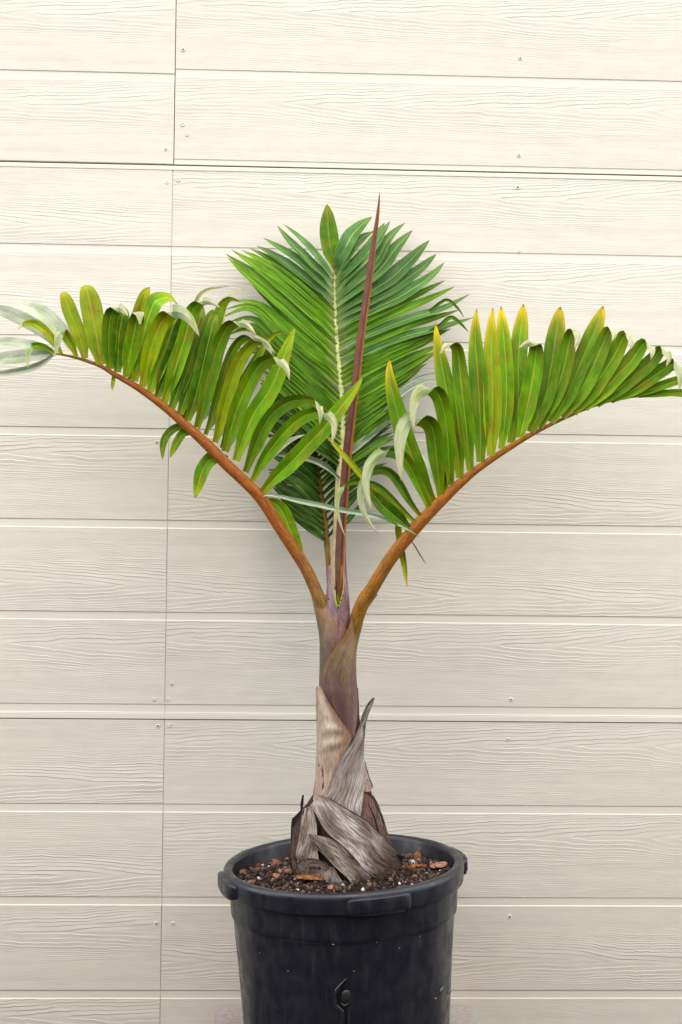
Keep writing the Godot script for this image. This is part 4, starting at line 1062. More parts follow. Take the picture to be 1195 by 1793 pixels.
	leaf(shaded_frond, "k", 24.4, 0.22, "p", [-40, 666, -116, -52, 672, -103, -84, 698, -117, -109, 722, -159, -130, 749, -205], Vector3(0.12, 0.28, 1), 0.10)
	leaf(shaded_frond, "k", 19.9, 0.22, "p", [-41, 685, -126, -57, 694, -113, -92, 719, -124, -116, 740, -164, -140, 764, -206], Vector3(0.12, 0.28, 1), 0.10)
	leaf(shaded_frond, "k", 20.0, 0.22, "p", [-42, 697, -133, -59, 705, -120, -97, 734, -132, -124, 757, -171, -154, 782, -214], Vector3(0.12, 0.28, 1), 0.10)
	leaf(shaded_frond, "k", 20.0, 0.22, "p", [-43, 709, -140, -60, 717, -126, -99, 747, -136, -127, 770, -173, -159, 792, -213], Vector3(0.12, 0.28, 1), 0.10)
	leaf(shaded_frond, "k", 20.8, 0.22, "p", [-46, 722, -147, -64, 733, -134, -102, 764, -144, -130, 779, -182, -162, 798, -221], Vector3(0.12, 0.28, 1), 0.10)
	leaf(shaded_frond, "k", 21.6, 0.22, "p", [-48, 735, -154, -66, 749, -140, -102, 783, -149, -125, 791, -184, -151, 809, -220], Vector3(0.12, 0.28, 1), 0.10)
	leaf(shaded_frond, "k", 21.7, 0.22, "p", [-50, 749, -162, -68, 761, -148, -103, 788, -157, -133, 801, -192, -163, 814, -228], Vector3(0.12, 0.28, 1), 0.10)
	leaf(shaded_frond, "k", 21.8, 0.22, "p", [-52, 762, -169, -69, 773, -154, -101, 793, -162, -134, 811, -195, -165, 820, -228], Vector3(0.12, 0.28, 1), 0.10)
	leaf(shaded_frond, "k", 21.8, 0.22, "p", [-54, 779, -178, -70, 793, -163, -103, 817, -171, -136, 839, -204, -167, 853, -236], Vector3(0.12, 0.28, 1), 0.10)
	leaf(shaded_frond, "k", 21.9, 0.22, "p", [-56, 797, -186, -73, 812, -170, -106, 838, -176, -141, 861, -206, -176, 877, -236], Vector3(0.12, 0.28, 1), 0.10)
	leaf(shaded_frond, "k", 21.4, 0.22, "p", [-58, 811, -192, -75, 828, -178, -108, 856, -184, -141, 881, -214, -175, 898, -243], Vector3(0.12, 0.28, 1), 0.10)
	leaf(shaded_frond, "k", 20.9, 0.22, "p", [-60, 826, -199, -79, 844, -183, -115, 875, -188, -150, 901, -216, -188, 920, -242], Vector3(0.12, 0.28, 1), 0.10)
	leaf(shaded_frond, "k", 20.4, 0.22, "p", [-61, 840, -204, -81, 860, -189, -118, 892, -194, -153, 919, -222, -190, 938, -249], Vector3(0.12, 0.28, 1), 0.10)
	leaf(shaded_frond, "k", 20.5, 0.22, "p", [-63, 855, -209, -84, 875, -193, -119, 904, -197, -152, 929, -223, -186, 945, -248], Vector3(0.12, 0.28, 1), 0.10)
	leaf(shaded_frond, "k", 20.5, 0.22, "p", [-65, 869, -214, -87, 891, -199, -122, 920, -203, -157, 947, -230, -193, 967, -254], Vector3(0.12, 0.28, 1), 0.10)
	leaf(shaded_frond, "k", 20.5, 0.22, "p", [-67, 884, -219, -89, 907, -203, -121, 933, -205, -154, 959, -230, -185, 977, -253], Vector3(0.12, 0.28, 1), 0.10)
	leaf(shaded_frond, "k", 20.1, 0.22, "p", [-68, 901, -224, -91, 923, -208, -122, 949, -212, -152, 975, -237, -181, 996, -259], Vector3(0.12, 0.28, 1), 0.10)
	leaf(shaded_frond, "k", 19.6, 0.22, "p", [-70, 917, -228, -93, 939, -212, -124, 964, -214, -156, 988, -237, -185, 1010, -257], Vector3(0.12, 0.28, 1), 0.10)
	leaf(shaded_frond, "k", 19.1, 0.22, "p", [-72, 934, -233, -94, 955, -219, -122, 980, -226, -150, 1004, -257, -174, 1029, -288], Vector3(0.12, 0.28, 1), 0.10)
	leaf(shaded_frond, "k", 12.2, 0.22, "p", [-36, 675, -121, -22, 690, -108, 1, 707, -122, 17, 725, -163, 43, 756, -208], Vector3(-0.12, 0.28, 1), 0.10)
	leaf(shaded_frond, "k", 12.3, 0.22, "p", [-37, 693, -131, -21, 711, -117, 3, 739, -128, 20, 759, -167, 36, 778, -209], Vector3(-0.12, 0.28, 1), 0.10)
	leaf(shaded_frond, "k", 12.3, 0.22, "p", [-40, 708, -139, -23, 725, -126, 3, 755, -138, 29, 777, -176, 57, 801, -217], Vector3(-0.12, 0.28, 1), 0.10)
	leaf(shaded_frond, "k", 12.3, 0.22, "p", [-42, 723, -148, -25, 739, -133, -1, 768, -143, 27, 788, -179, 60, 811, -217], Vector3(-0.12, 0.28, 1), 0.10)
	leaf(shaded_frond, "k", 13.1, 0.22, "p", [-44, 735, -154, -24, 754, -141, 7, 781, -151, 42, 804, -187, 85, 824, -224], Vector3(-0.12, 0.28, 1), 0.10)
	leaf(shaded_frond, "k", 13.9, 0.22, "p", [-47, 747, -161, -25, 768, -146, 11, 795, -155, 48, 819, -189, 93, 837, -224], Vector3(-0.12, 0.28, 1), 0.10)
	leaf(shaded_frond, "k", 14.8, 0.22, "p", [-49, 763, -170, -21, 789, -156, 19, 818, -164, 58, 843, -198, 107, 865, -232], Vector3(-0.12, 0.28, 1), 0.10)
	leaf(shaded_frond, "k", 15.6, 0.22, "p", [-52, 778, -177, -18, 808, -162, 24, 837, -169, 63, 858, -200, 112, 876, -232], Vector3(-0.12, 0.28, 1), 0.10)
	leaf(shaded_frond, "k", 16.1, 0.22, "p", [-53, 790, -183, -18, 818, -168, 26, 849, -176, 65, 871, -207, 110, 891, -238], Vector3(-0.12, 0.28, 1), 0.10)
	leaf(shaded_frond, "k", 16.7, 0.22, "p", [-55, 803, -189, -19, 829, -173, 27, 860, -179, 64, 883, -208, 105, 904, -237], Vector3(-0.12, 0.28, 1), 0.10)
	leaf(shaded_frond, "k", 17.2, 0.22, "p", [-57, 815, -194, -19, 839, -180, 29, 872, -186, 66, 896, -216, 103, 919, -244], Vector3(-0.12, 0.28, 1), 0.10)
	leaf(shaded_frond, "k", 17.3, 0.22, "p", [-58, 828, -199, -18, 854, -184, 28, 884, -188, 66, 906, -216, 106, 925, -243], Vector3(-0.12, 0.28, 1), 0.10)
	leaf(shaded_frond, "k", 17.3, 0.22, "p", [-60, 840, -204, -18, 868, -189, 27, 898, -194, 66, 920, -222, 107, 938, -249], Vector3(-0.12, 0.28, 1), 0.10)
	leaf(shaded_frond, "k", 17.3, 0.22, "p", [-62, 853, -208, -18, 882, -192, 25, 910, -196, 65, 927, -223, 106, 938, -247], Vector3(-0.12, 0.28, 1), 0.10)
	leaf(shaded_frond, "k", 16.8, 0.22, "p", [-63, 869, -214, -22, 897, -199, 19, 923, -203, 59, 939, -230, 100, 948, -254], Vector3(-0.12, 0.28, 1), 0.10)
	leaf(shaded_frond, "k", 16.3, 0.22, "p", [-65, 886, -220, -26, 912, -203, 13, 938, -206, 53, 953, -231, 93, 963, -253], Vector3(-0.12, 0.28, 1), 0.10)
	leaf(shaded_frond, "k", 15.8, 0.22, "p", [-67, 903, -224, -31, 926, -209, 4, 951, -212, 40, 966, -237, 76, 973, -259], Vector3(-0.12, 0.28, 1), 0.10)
	var spear := part(limb(mm([-17, 533, 12, -17, 551, 11, -17, 584, 11, -17, 618, 10, -15, 679, 9, -11, 742, 8, -7, 799, 8, -1, 871, 7, 6, 935, 6, 13, 998, 6, 19, 1061, 5, 29, 1134, 4, 38, 1210, 4, 45, 1267, 3, 51, 1313, 2, 54, 1346, 1, 55, 1364, 1]), PackedFloat32Array([0.0061, 0.0122, 0.0152, 0.0172, 0.0193, 0.0193, 0.0183, 0.0183, 0.0173, 0.0168, 0.0163, 0.0147, 0.0137, 0.0102, 0.0071, 0.0036, 0.0006]), 0.8, func(t, a): return tone(tone(Color(0.44, 0.30, 0.24), Color(0.45, 0.27, 0.19), t), Color(0.72, 0.40, 0.10), smoothstep(0.35, 0.5, -cos(a)) * (1.0 - 0.6 * t)) if t > 0.03 else Color(0.6, 0.6, 0.2), M.stalk, 80, 24, Vector3(0, 0, 1), 0.0), "spear_leaf", palm)
	spear.set_meta("label", "tall unopened brown spear leaf")
	part(limb(mm([-13, 618, 16, -11, 679, 16, -8, 742, 16, -4, 799, 15, 2, 871, 14, 9, 935, 13, 16, 997, 12, 22, 1060, 11, 31, 1133, 10, 41, 1209, 9, 47, 1266, 7, 52, 1313, 5]), PackedFloat32Array([0.0031, 0.0034, 0.0034, 0.0033, 0.0033, 0.0031, 0.0030, 0.0029, 0.0026, 0.0024, 0.0018, 0.0013]), 0.6, func(t, a): return tone(Color(0.32, 0.20, 0.20), Color(0.42, 0.24, 0.20), t), M.stalk, 60, 8), "rolled_edge", spear)
	sheath(palm, "leaf_sheath", [[-39, 618, -37, 618, -33, 618, 2], [-41, 584, -35, 584, -28, 584, 2], [-42, 556, -34, 556, -25, 556, 2], [-40, 536, -29, 536, -18, 537, 2], [-36, 510, -23, 511, -9, 511, 2], [-27, 477, -16, 477, -7, 477, 2]], func(t, u): return tone(Color(0.7, 0.58, 0.6), Color(0.38, 0.26, 0.29), t + 0.25 * noise.get_noise_2d(u * 60.0, t * 30.0)), M.fresh, 0.5, 0.3, 1.2)
	sheath(palm, "leaf_sheath", [[-8, 680, -7, 680, -5, 680, 3], [-8, 618, -6, 618, -3, 618, 3], [-9, 584, -5, 584, 0, 584, 3], [-13, 556, -4, 556, 3, 556, 3], [-19, 534, -7, 536, 4, 537, 3], [-21, 511, -7, 511, 5, 511, 3], [-18, 477, -6, 480, 6, 485, 3]], func(t, u): return tone(tone(Color(0.7, 0.57, 0.57), Color(0.36, 0.24, 0.25), t), Color(0.46, 0.25, 0.29), 0.15 + 0.5 * noise.get_noise_2d(u * 40.0, t * 90.0)), M.fresh, 0.5, 0.3, 1.2)
	part(limb(mm([-31, 593, 20, -28, 568, 26, -24, 549, 30, -20, 536, 32, -14, 551, 31, -10, 568, 28, -7, 594, 22]), PackedFloat32Array([0.001, 0.002, 0.003, 0.0045, 0.003, 0.002, 0.001]), 0.5, func(t, a): return Color(0.66, 0.64, 0.24), M.stalk, 40, 10), "sheath_rim", palm)
	var bead := SphereMesh.new()
	bead.radius = 0.0014
	bead.height = 0.0028
	bead.radial_segments = 8
	bead.rings = 4
	part(bead, "scale_dot", palm, M.hole).position = Vector3(-0.0199, 0.5380, 0.0340)
	part(bead, "scale_dot", palm, M.hole).position = Vector3(-0.0178, 0.5436, 0.0340)
	part(bead, "scale_dot", palm, M.hole).position = Vector3(-0.0134, 0.5504, 0.0340)
	part(bead, "scale_dot", palm, M.hole).position = Vector3(-0.0112, 0.5593, 0.0340)
	part(bead, "scale_dot", palm, M.hole).position = Vector3(-0.0436, 0.5590, 0.0340)
	part(bead, "scale_dot", palm, M.hole).position = Vector3(-0.0380, 0.5523, 0.0340)
	sheath(palm, "leaf_sheath", [[-75, 572, -65, 572, -55, 572, -3, 1], [-67, 536, -48, 536, -29, 536, 1, 1], [-59, 500, -32, 500, -6, 501, 3, 1], [-55, 474, -26, 474, 3, 478, 4, 1], [-54, 448, -22, 449, 11, 449, 4, 1], [-54, 415, -20, 415, 17, 415, 4, 1], [-55, 370, -18, 370, 19, 370, 3, 1], [-57, 325, -16, 325, 22, 325, 3, 1]], func(t, u): return tone(Color(0.56, 0.40, 0.22), tone(tone(Color(0.56, 0.43, 0.29), Color(0.36, 0.26, 0.24), t * 1.3), Color(0.48, 0.30, 0.31), 0.9 * smoothstep(0.4, 0.9, u) * smoothstep(0.1, 0.4, t)), smoothstep(0.10, 0.42, t)) if u > 0.12 else tone(Color(0.58, 0.42, 0.24), Color(0.36, 0.34, 0.22), t * 2.0), M.fresh, 0.5, 0.4, 1.5)
	sheath(palm, "leaf_sheath", [[31, 562, 46, 562, 60, 562, 12, 1], [11, 528, 23, 528, 36, 528, 15, 1], [2, 501, 16, 501, 30, 501, 14, 1], [-11, 475, 7, 475, 24, 475, 8, 1], [-31, 449, -5, 449, 19, 449, 8, 1], [-46, 421, -12, 422, 18, 422, 8, 1], [-52, 395, -16, 396, 19, 396, 8, 1], [-49, 368, -13, 369, 21, 369, 8, 1], [-41, 336, -10, 336, 21, 336, 7, 1], [-20, 290, -2, 290, 16, 290, 6, 1], [-4, 255, 3, 255, 9, 255, 5, 1]], func(t, u): return tone(tone(tone(Color(0.60, 0.40, 0.17), Color(0.50, 0.41, 0.27), t * 2.4), Color(0.35, 0.23, 0.22), smoothstep(0.30, 0.85, t + 0.25 * noise.get_noise_2d(u * 70.0, t * 12.0)) * (1.0 - 0.5 * smoothstep(0.7, 1.0, u))), Color(0.66, 0.44, 0.24), 0.55 * (1.0 - smoothstep(0.0, 0.22, u)) * (1.0 - t)), M.fresh, 1.0, 0.4, 2.0)
	sheath(palm, "dry_sheath", [[16, 387, 19, 381, 23, 376, 3], [16, 336, 21, 336, 25, 336, 3], [11, 303, 18, 303, 26, 305, 3], [7, 278, 14, 280, 23, 286, 3]], func(t, u): return tone(Color(0.34, 0.18, 0.18), Color(0.46, 0.2, 0.2), t + 0.25 * noise.get_noise_2d(u * 60.0, t * 30.0)), M.dry, 0.5, 0.5, 2)
	sheath(palm, "dry_sheath", [[-61, 377, -56, 381, -51, 382, 8], [-60, 347, -49, 349, -35, 352, 11], [-59, 308, -35, 312, -12, 318, 12], [-58, 268, -28, 276, 8, 289, 11], [-59, 229, -31, 239, -2, 259, 6], [-61, 184, -47, 189, -27, 201, 5], [-64, 161, -54, 161, -39, 168, 4]], func(t, u): return tone(tone(Color(0.80, 0.72, 0.63), Color(0.64, 0.54, 0.46), t + 0.4 * noise.get_noise_2d(u * 30.0, t * 40.0)), Color(0.56, 0.42, 0.34), smoothstep(0.55, 1.0, u) * 0.9), M.fresh, 2, 0.8, 2.5, "tan dry sheath, its cut end at the upper left", 2.6)
	sheath(palm, "dry_sheath", [[-53, 235, -51, 235, -48, 235, 6], [-58, 212, -52, 210, -44, 207, 5], [-62, 184, -54, 181, -44, 177, 4], [-64, 165, -55, 162, -46, 159, 4]], func(t, u): return tone(Color(0.5, 0.3, 0.26), Color(0.36, 0.22, 0.2), t + 0.25 * noise.get_noise_2d(u * 60.0, t * 30.0)), M.dry, 0.5, 0.6, 2)
	sheath(palm, "dry_sheath", [[50, 357, 52, 358, 56, 358, 10], [41, 346, 46, 346, 51, 344, 9], [31, 325, 37, 325, 44, 325, 9], [25, 307, 31, 306, 39, 306, 9], [11, 280, 25, 281, 37, 284, 9], [-7, 252, 15, 255, 35, 260, 9], [-23, 217, 5, 221, 36, 224, 9], [-35, 188, 1, 189, 34, 190, 9], [-44, 170, -7, 159, 30, 155, 9], [-33, 156, -3, 143, 26, 132, 7]], func(t, u): return tone(Color(0.82, 0.77, 0.73), Color(0.62, 0.54, 0.48), 0.35 + 0.9 * noise.get_noise_2d(u * 25.0, t * 40.0) + 0.35 * (absf(u - 0.5))), M.dry, 3, 1.6, 2.5, "broad grey dry sheath tapering to a curled tip at the right")
	sheath(palm, "dry_sheath", [[34, 238, 37, 236, 39, 233, 5], [35, 213, 40, 213, 46, 206, 6], [33, 193, 44, 190, 54, 186, 9], [32, 183, 44, 179, 53, 182, 9]], func(t, u): return tone(Color(0.7, 0.64, 0.62), Color(0.74, 0.62, 0.54), t + 0.25 * noise.get_noise_2d(u * 60.0, t * 30.0)), M.dry, 3, 0.6, 2)
	sheath(palm, "dry_sheath", [[33, 181, 41, 174, 49, 166, 3], [30, 157, 43, 155, 59, 151, 3], [29, 130, 47, 127, 67, 123, 3], [40, 106, 59, 103, 77, 99, 3], [52, 84, 68, 79, 85, 70, 3]], func(t, u): return tone(Color(0.56, 0.42, 0.37), Color(0.42, 0.3, 0.26), t + 0.25 * noise.get_noise_2d(u * 60.0, t * 30.0)), M.dry, 1, 0.8, 2)
	part(limb(PackedVector3Array([on_stem(53, 170, 5.0), on_stem(66, 143, 5.0), on_stem(75, 112, 5.0), on_stem(86, 74, 5.0)]), PackedFloat32Array([0.0015, 0.0039, 0.0039, 0.0015]), 0.6, func(t, a): return Color(0.55, 0.45, 0.38), M.dry, 20, 8), "fibre_strip", palm)
	part(limb(PackedVector3Array([on_stem(49, 168, 5.0), on_stem(62, 140, 5.0), on_stem(70, 112, 5.0), on_stem(77, 81, 5.0)]), PackedFloat32Array([0.0013, 0.0033, 0.0033, 0.0013]), 0.6, func(t, a): return Color(0.62, 0.52, 0.44), M.dry, 20, 8), "fibre_strip", palm)
	part(limb(PackedVector3Array([on_stem(45, 179, 5.0), on_stem(60, 152, 5.0), on_stem(72, 123, 5.0), on_stem(81, 95, 5.0), on_stem(89, 79, 5.0)]), PackedFloat32Array([0.0013, 0.0033, 0.0033, 0.0033, 0.0013]), 0.6, func(t, a): return Color(0.4, 0.34, 0.28), M.dry, 20, 8), "fibre_strip", palm)
	part(limb(PackedVector3Array([on_stem(57, 157, 5.0), on_stem(72, 129, 5.0), on_stem(81, 101, 5.0), on_stem(91, 67, 5.0)]), PackedFloat32Array([0.0011, 0.0026, 0.0026, 0.0011]), 0.6, func(t, a): return Color(0.66, 0.58, 0.5), M.dry, 20, 8), "fibre_strip", palm)
	part(limb(PackedVector3Array([on_stem(43, 157, 5.0), on_stem(56, 129, 5.0), on_stem(64, 101, 5.0), on_stem(72, 83, 5.0)]), PackedFloat32Array([0.0013, 0.0033, 0.0033, 0.0013]), 0.6, func(t, a): return Color(0.3, 0.2, 0.17), M.dry, 20, 8), "fibre_strip", palm)
	sheath(palm, "dry_sheath", [[-84, 138, -74, 146, -66, 156, 6], [-88, 111, -72, 114, -57, 121, 8], [-93, 83, -76, 82, -57, 87, 9], [-96, 60, -78, 56, -52, 56, 9], [-92, 44, -74, 38, -49, 36, 8]], func(t, u): return tone(tone(Color(0.78, 0.71, 0.66), Color(0.52, 0.44, 0.38), 0.4 + 1.1 * noise.get_noise_2d(u * 25.0, t * 40.0)), Color(0.34, 0.27, 0.24), smoothstep(0.6, 1.0, t)), M.dry, 2, 1.4, 2)
	sheath(palm, "dry_sheath", [[-104, 120, -90, 133, -66, 159, 5], [-106, 105, -96, 105, -84, 116, 6], [-106, 80, -99, 78, -92, 87, 6], [-104, 56, -98, 53, -93, 58, 5]], func(t, u): return tone(Color(0.28, 0.22, 0.19), Color(0.4, 0.31, 0.24), t + 0.25 * noise.get_noise_2d(u * 60.0, t * 30.0)), M.dry, 1, 1, 3)
	sheath(palm, "dry_sheath", [[-112, 55, -109, 57, -104, 56, 6], [-108, 39, -101, 40, -93, 41, 8], [-103, 22, -91, 22, -80, 24, 9], [-93, 8, -80, 8, -70, 11, 7]], func(t, u): return tone(Color(0.46, 0.38, 0.34), Color(0.36, 0.29, 0.26), t + 0.25 * noise.get_noise_2d(u * 60.0, t * 30.0)), M.dry, 1, 1, 2)
	sheath(palm, "dry_sheath", [[52, 50, 86, 47, 113, 48, 6], [41, 28, 77, 25, 114, 32, 7], [21, 9, 59, 0, 100, 9, 6], [8, -7, 47, -14, 81, -9, 2]], func(t, u): return tone(Color(0.34, 0.26, 0.22), Color(0.22, 0.16, 0.14), t + 0.25 * noise.get_noise_2d(u * 60.0, t * 30.0)), M.dry, 1, 2, 2)
	sheath(palm, "dry_sheath", [[-94, 49, -60, 53, -24, 49, 8], [-89, 33, -56, 32, -13, 31, 10], [-79, 17, -46, 11, 1, 15, 9], [-63, 2, -31, -2, 12, 5, 5], [-48, -9, -20, -11, 17, -6, 0]], func(t, u): return tone(tone(Color(0.78, 0.71, 0.66), Color(0.52, 0.44, 0.38), 0.4 + 1.1 * noise.get_noise_2d(u * 25.0, t * 40.0)), Color(0.34, 0.27, 0.24), smoothstep(0.6, 1.0, t)), M.dry, 2, 1.2, 2, "striped dry sheath at the lower left, tucked under the folds")
	sheath(palm, "dry_sheath", [[-95, 43, -90, 44, -86, 42, 14], [-83, 57, -79, 51, -76, 44, 17], [-60, 62, -57, 56, -53, 49, 18], [-38, 57, -35, 51, -35, 45, 15]], func(t, u): return tone(Color(0.6, 0.52, 0.5), Color(0.46, 0.38, 0.36), t + 0.25 * noise.get_noise_2d(u * 60.0, t * 30.0)), M.dry, 1, 0.8, 2)
	sheath(palm, "dry_sheath", [[-65, 98, -71, 103, -74, 105, 9], [-46, 75, -43, 87, -36, 103, 13], [-27, 56, -15, 70, -3, 86, 14], [-2, 35, 14, 48, 31, 63, 14], [12, 17, 32, 28, 52, 40, 12], [17, 6, 39, 15, 58, 28, 6]], func(t, u): return tone(tone(Color(0.78, 0.71, 0.66), Color(0.52, 0.44, 0.38), 0.4 + 1.1 * noise.get_noise_2d(u * 25.0, t * 40.0)), Color(0.34, 0.27, 0.24), smoothstep(0.6, 1.0, t)), M.dry, 3.5, 2.6, 2.5, "lower grey fold of dry sheath crossing to the right")
	sheath(palm, "dry_sheath", [[-67, 154, -59, 165, -52, 174, 10], [-55, 136, -43, 153, -32, 169, 15], [-37, 112, -18, 134, -4, 155, 17], [-9, 92, 13, 112, 32, 134, 17], [10, 74, 36, 94, 55, 113, 16], [30, 50, 54, 67, 79, 88, 14], [46, 36, 75, 47, 100, 61, 12], [66, 20, 95, 33, 117, 44, 8]], func(t, u): return tone(tone(Color(0.82, 0.77, 0.74), Color(0.54, 0.46, 0.42), 0.35 + 1.2 * noise.get_noise_2d(u * 25.0, t * 40.0)), Color(0.33, 0.26, 0.23), smoothstep(0.55, 0.95, t + 0.2 * u - 0.1)), M.dry, 4, 3.2, 3, "upper grey fold of dry sheath crossing the swollen base to the right")
	part(limb(PackedVector3Array([on_stem(-65, 153, 15.0), on_stem(-52, 134, 15.0), on_stem(-35, 111, 15.0), on_stem(-8, 91, 15.0), on_stem(12, 73, 15.0), on_stem(31, 49, 15.0), on_stem(46, 36, 15.0)]), PackedFloat32Array([0.0011, 0.0029, 0.0029, 0.0029, 0.0029, 0.0029, 0.0011]), 0.8, func(t, a): return tone(Color(0.74, 0.66, 0.62), Color(0.40, 0.32, 0.28), 0.4 + noise.get_noise_1d(t * 200.0)), M.dry, 30, 8), "sheath_edge", palm)
	part(limb(PackedVector3Array([on_stem(-74, 104, 14.0), on_stem(-63, 87, 14.0), on_stem(-46, 74, 14.0), on_stem(-25, 55, 14.0), on_stem(0, 34, 14.0), on_stem(13, 16, 14.0)]), PackedFloat32Array([0.0011, 0.0026, 0.0026, 0.0026, 0.0026, 0.0011]), 0.8, func(t, a): return tone(Color(0.7, 0.62, 0.58), Color(0.40, 0.32, 0.28), 0.4 + noise.get_noise_1d(t * 200.0)), M.dry, 30, 8), "sheath_edge", palm)
	part(limb(PackedVector3Array([on_stem(-52, 174, 15.0), on_stem(-31, 169, 15.0), on_stem(-3, 155, 15.0), on_stem(33, 134, 15.0), on_stem(56, 113, 15.0), on_stem(79, 88, 15.0), on_stem(116, 45, 15.0)]), PackedFloat32Array([0.0009, 0.0022, 0.0022, 0.0022, 0.0022, 0.0022, 0.0009]), 0.8, func(t, a): return tone(Color(0.52, 0.45, 0.41), Color(0.40, 0.32, 0.28), 0.4 + noise.get_noise_1d(t * 200.0)), M.dry, 30, 8), "sheath_edge", palm)
	part(limb(PackedVector3Array([on_stem(-36, 103, 13.0), on_stem(-3, 86, 13.0), on_stem(31, 63, 13.0), on_stem(52, 40, 13.0)]), PackedFloat32Array([0.0008, 0.0020, 0.0020, 0.0008]), 0.8, func(t, a): return tone(Color(0.5, 0.43, 0.38), Color(0.40, 0.32, 0.28), 0.4 + noise.get_noise_1d(t * 200.0)), M.dry, 30, 8), "sheath_edge", palm)
	part(limb(PackedVector3Array([on_stem(-44, 170, 9.0), on_stem(-35, 187, 9.0), on_stem(-23, 216, 9.0), on_stem(-7, 251, 9.0), on_stem(11, 279, 9.0)]), PackedFloat32Array([0.0008, 0.0020, 0.0020, 0.0020, 0.0008]), 0.8, func(t, a): return tone(Color(0.42, 0.34, 0.28), Color(0.40, 0.32, 0.28), 0.4 + noise.get_noise_1d(t * 200.0)), M.dry, 30, 8), "sheath_edge", palm)
	part(limb(PackedVector3Array([on_stem(-95, 42, 17.0), on_stem(-83, 57, 17.0), on_stem(-60, 62, 17.0), on_stem(-38, 57, 17.0)]), PackedFloat32Array([0.0010, 0.0024, 0.0024, 0.0010]), 0.8, func(t, a): return tone(Color(0.66, 0.56, 0.52), Color(0.40, 0.32, 0.28), 0.4 + noise.get_noise_1d(t * 200.0)), M.dry, 30, 8), "sheath_edge", palm)
	part(limb(PackedVector3Array([Vector3(-0.0860, 0.1380, 0.02), Vector3(-0.0850, 0.1540, 0.02), Vector3(-0.0830, 0.1690, 0.02)]), PackedFloat32Array([0.004, 0.0062, 0.003]), 0.5, func(t, a): return Color(0.30, 0.25, 0.22), M.dry, 12, 8), "dry_splinter", palm)
	part(limb(PackedVector3Array([on_stem(-59, 29, 11.4), on_stem(-59, 15, 18.3), on_stem(-59, 2, 11.9)]), PackedFloat32Array([0.001, 0.0017, 0.0004]), 0.5, func(t, a): return Color(0.22, 0.17, 0.15), M.dry, 8, 6), "loose_fibre", palm)
	part(limb(PackedVector3Array([on_stem(92, 26, 12.6), on_stem(99, 18, 15.3), on_stem(108, 9, 17.5)]), PackedFloat32Array([0.001, 0.0018, 0.0004]), 0.5, func(t, a): return Color(0.3, 0.23, 0.2), M.dry, 8, 6), "loose_fibre", palm)
	part(limb(PackedVector3Array([on_stem(58, 10, 14.9), on_stem(64, -7, 15.6), on_stem(72, -25, 14.2)]), PackedFloat32Array([0.001, 0.0034, 0.0004]), 0.5, func(t, a): return Color(0.42, 0.34, 0.3), M.dry, 8, 6), "loose_fibre", palm)
	part(limb(PackedVector3Array([on_stem(-44, 18, 17.2), on_stem(-46, 9, 11.0), on_stem(-47, 1, 11.4)]), PackedFloat32Array([0.001, 0.0017, 0.0004]), 0.5, func(t, a): return Color(0.56, 0.48, 0.43), M.dry, 8, 6), "loose_fibre", palm)
	part(limb(PackedVector3Array([on_stem(-68, 38, 15.1), on_stem(-65, 20, 14.9), on_stem(-60, 3, 12.3)]), PackedFloat32Array([0.001, 0.0016, 0.0004]), 0.5, func(t, a): return Color(0.42, 0.34, 0.3), M.dry, 8, 6), "loose_fibre", palm)
	part(limb(PackedVector3Array([on_stem(-18, 23, 14.4), on_stem(-21, 12, 12.0), on_stem(-25, 1, 11.0)]), PackedFloat32Array([0.001, 0.0033, 0.0004]), 0.5, func(t, a): return Color(0.56, 0.48, 0.43), M.dry, 8, 6), "loose_fibre", palm)
	part(limb(PackedVector3Array([on_stem(59, 21, 16.1), on_stem(56, 8, 11.3), on_stem(52, -5, 18.1)]), PackedFloat32Array([0.001, 0.0015, 0.0004]), 0.5, func(t, a): return Color(0.22, 0.17, 0.15), M.dry, 8, 6), "loose_fibre", palm)
	part(limb(PackedVector3Array([on_stem(27, 12, 14.7), on_stem(26, -7, 13.0), on_stem(25, -25, 15.3)]), PackedFloat32Array([0.001, 0.0032, 0.0004]), 0.5, func(t, a): return Color(0.22, 0.17, 0.15), M.dry, 8, 6), "loose_fibre", palm)
	part(limb(PackedVector3Array([on_stem(-78, 28, 14.0), on_stem(-81, 10, 18.2), on_stem(-86, -8, 17.3)]), PackedFloat32Array([0.001, 0.0021, 0.0004]), 0.5, func(t, a): return Color(0.56, 0.48, 0.43), M.dry, 8, 6), "loose_fibre", palm)
	part(limb(PackedVector3Array([on_stem(-4, 31, 16.3), on_stem(0, 16, 16.9), on_stem(5, 0, 15.5)]), PackedFloat32Array([0.001, 0.0017, 0.0004]), 0.5, func(t, a): return Color(0.22, 0.17, 0.15), M.dry, 8, 6), "loose_fibre", palm)
	part(limb(PackedVector3Array([on_stem(20, 35, 15.2), on_stem(16, 18, 15.5), on_stem(12, 2, 16.3)]), PackedFloat32Array([0.001, 0.0024, 0.0004]), 0.5, func(t, a): return Color(0.42, 0.34, 0.3), M.dry, 8, 6), "loose_fibre", palm)
	part(limb(PackedVector3Array([on_stem(64, 28, 16.4), on_stem(69, 20, 17.7), on_stem(78, 12, 18.6)]), PackedFloat32Array([0.001, 0.0029, 0.0004]), 0.5, func(t, a): return Color(0.42, 0.34, 0.3), M.dry, 8, 6), "loose_fibre", palm)
	part(limb(PackedVector3Array([on_stem(59, 37, 11.9), on_stem(64, 24, 17.0), on_stem(72, 10, 18.5)]), PackedFloat32Array([0.001, 0.0016, 0.0004]), 0.5, func(t, a): return Color(0.3, 0.23, 0.2), M.dry, 8, 6), "loose_fibre", palm)
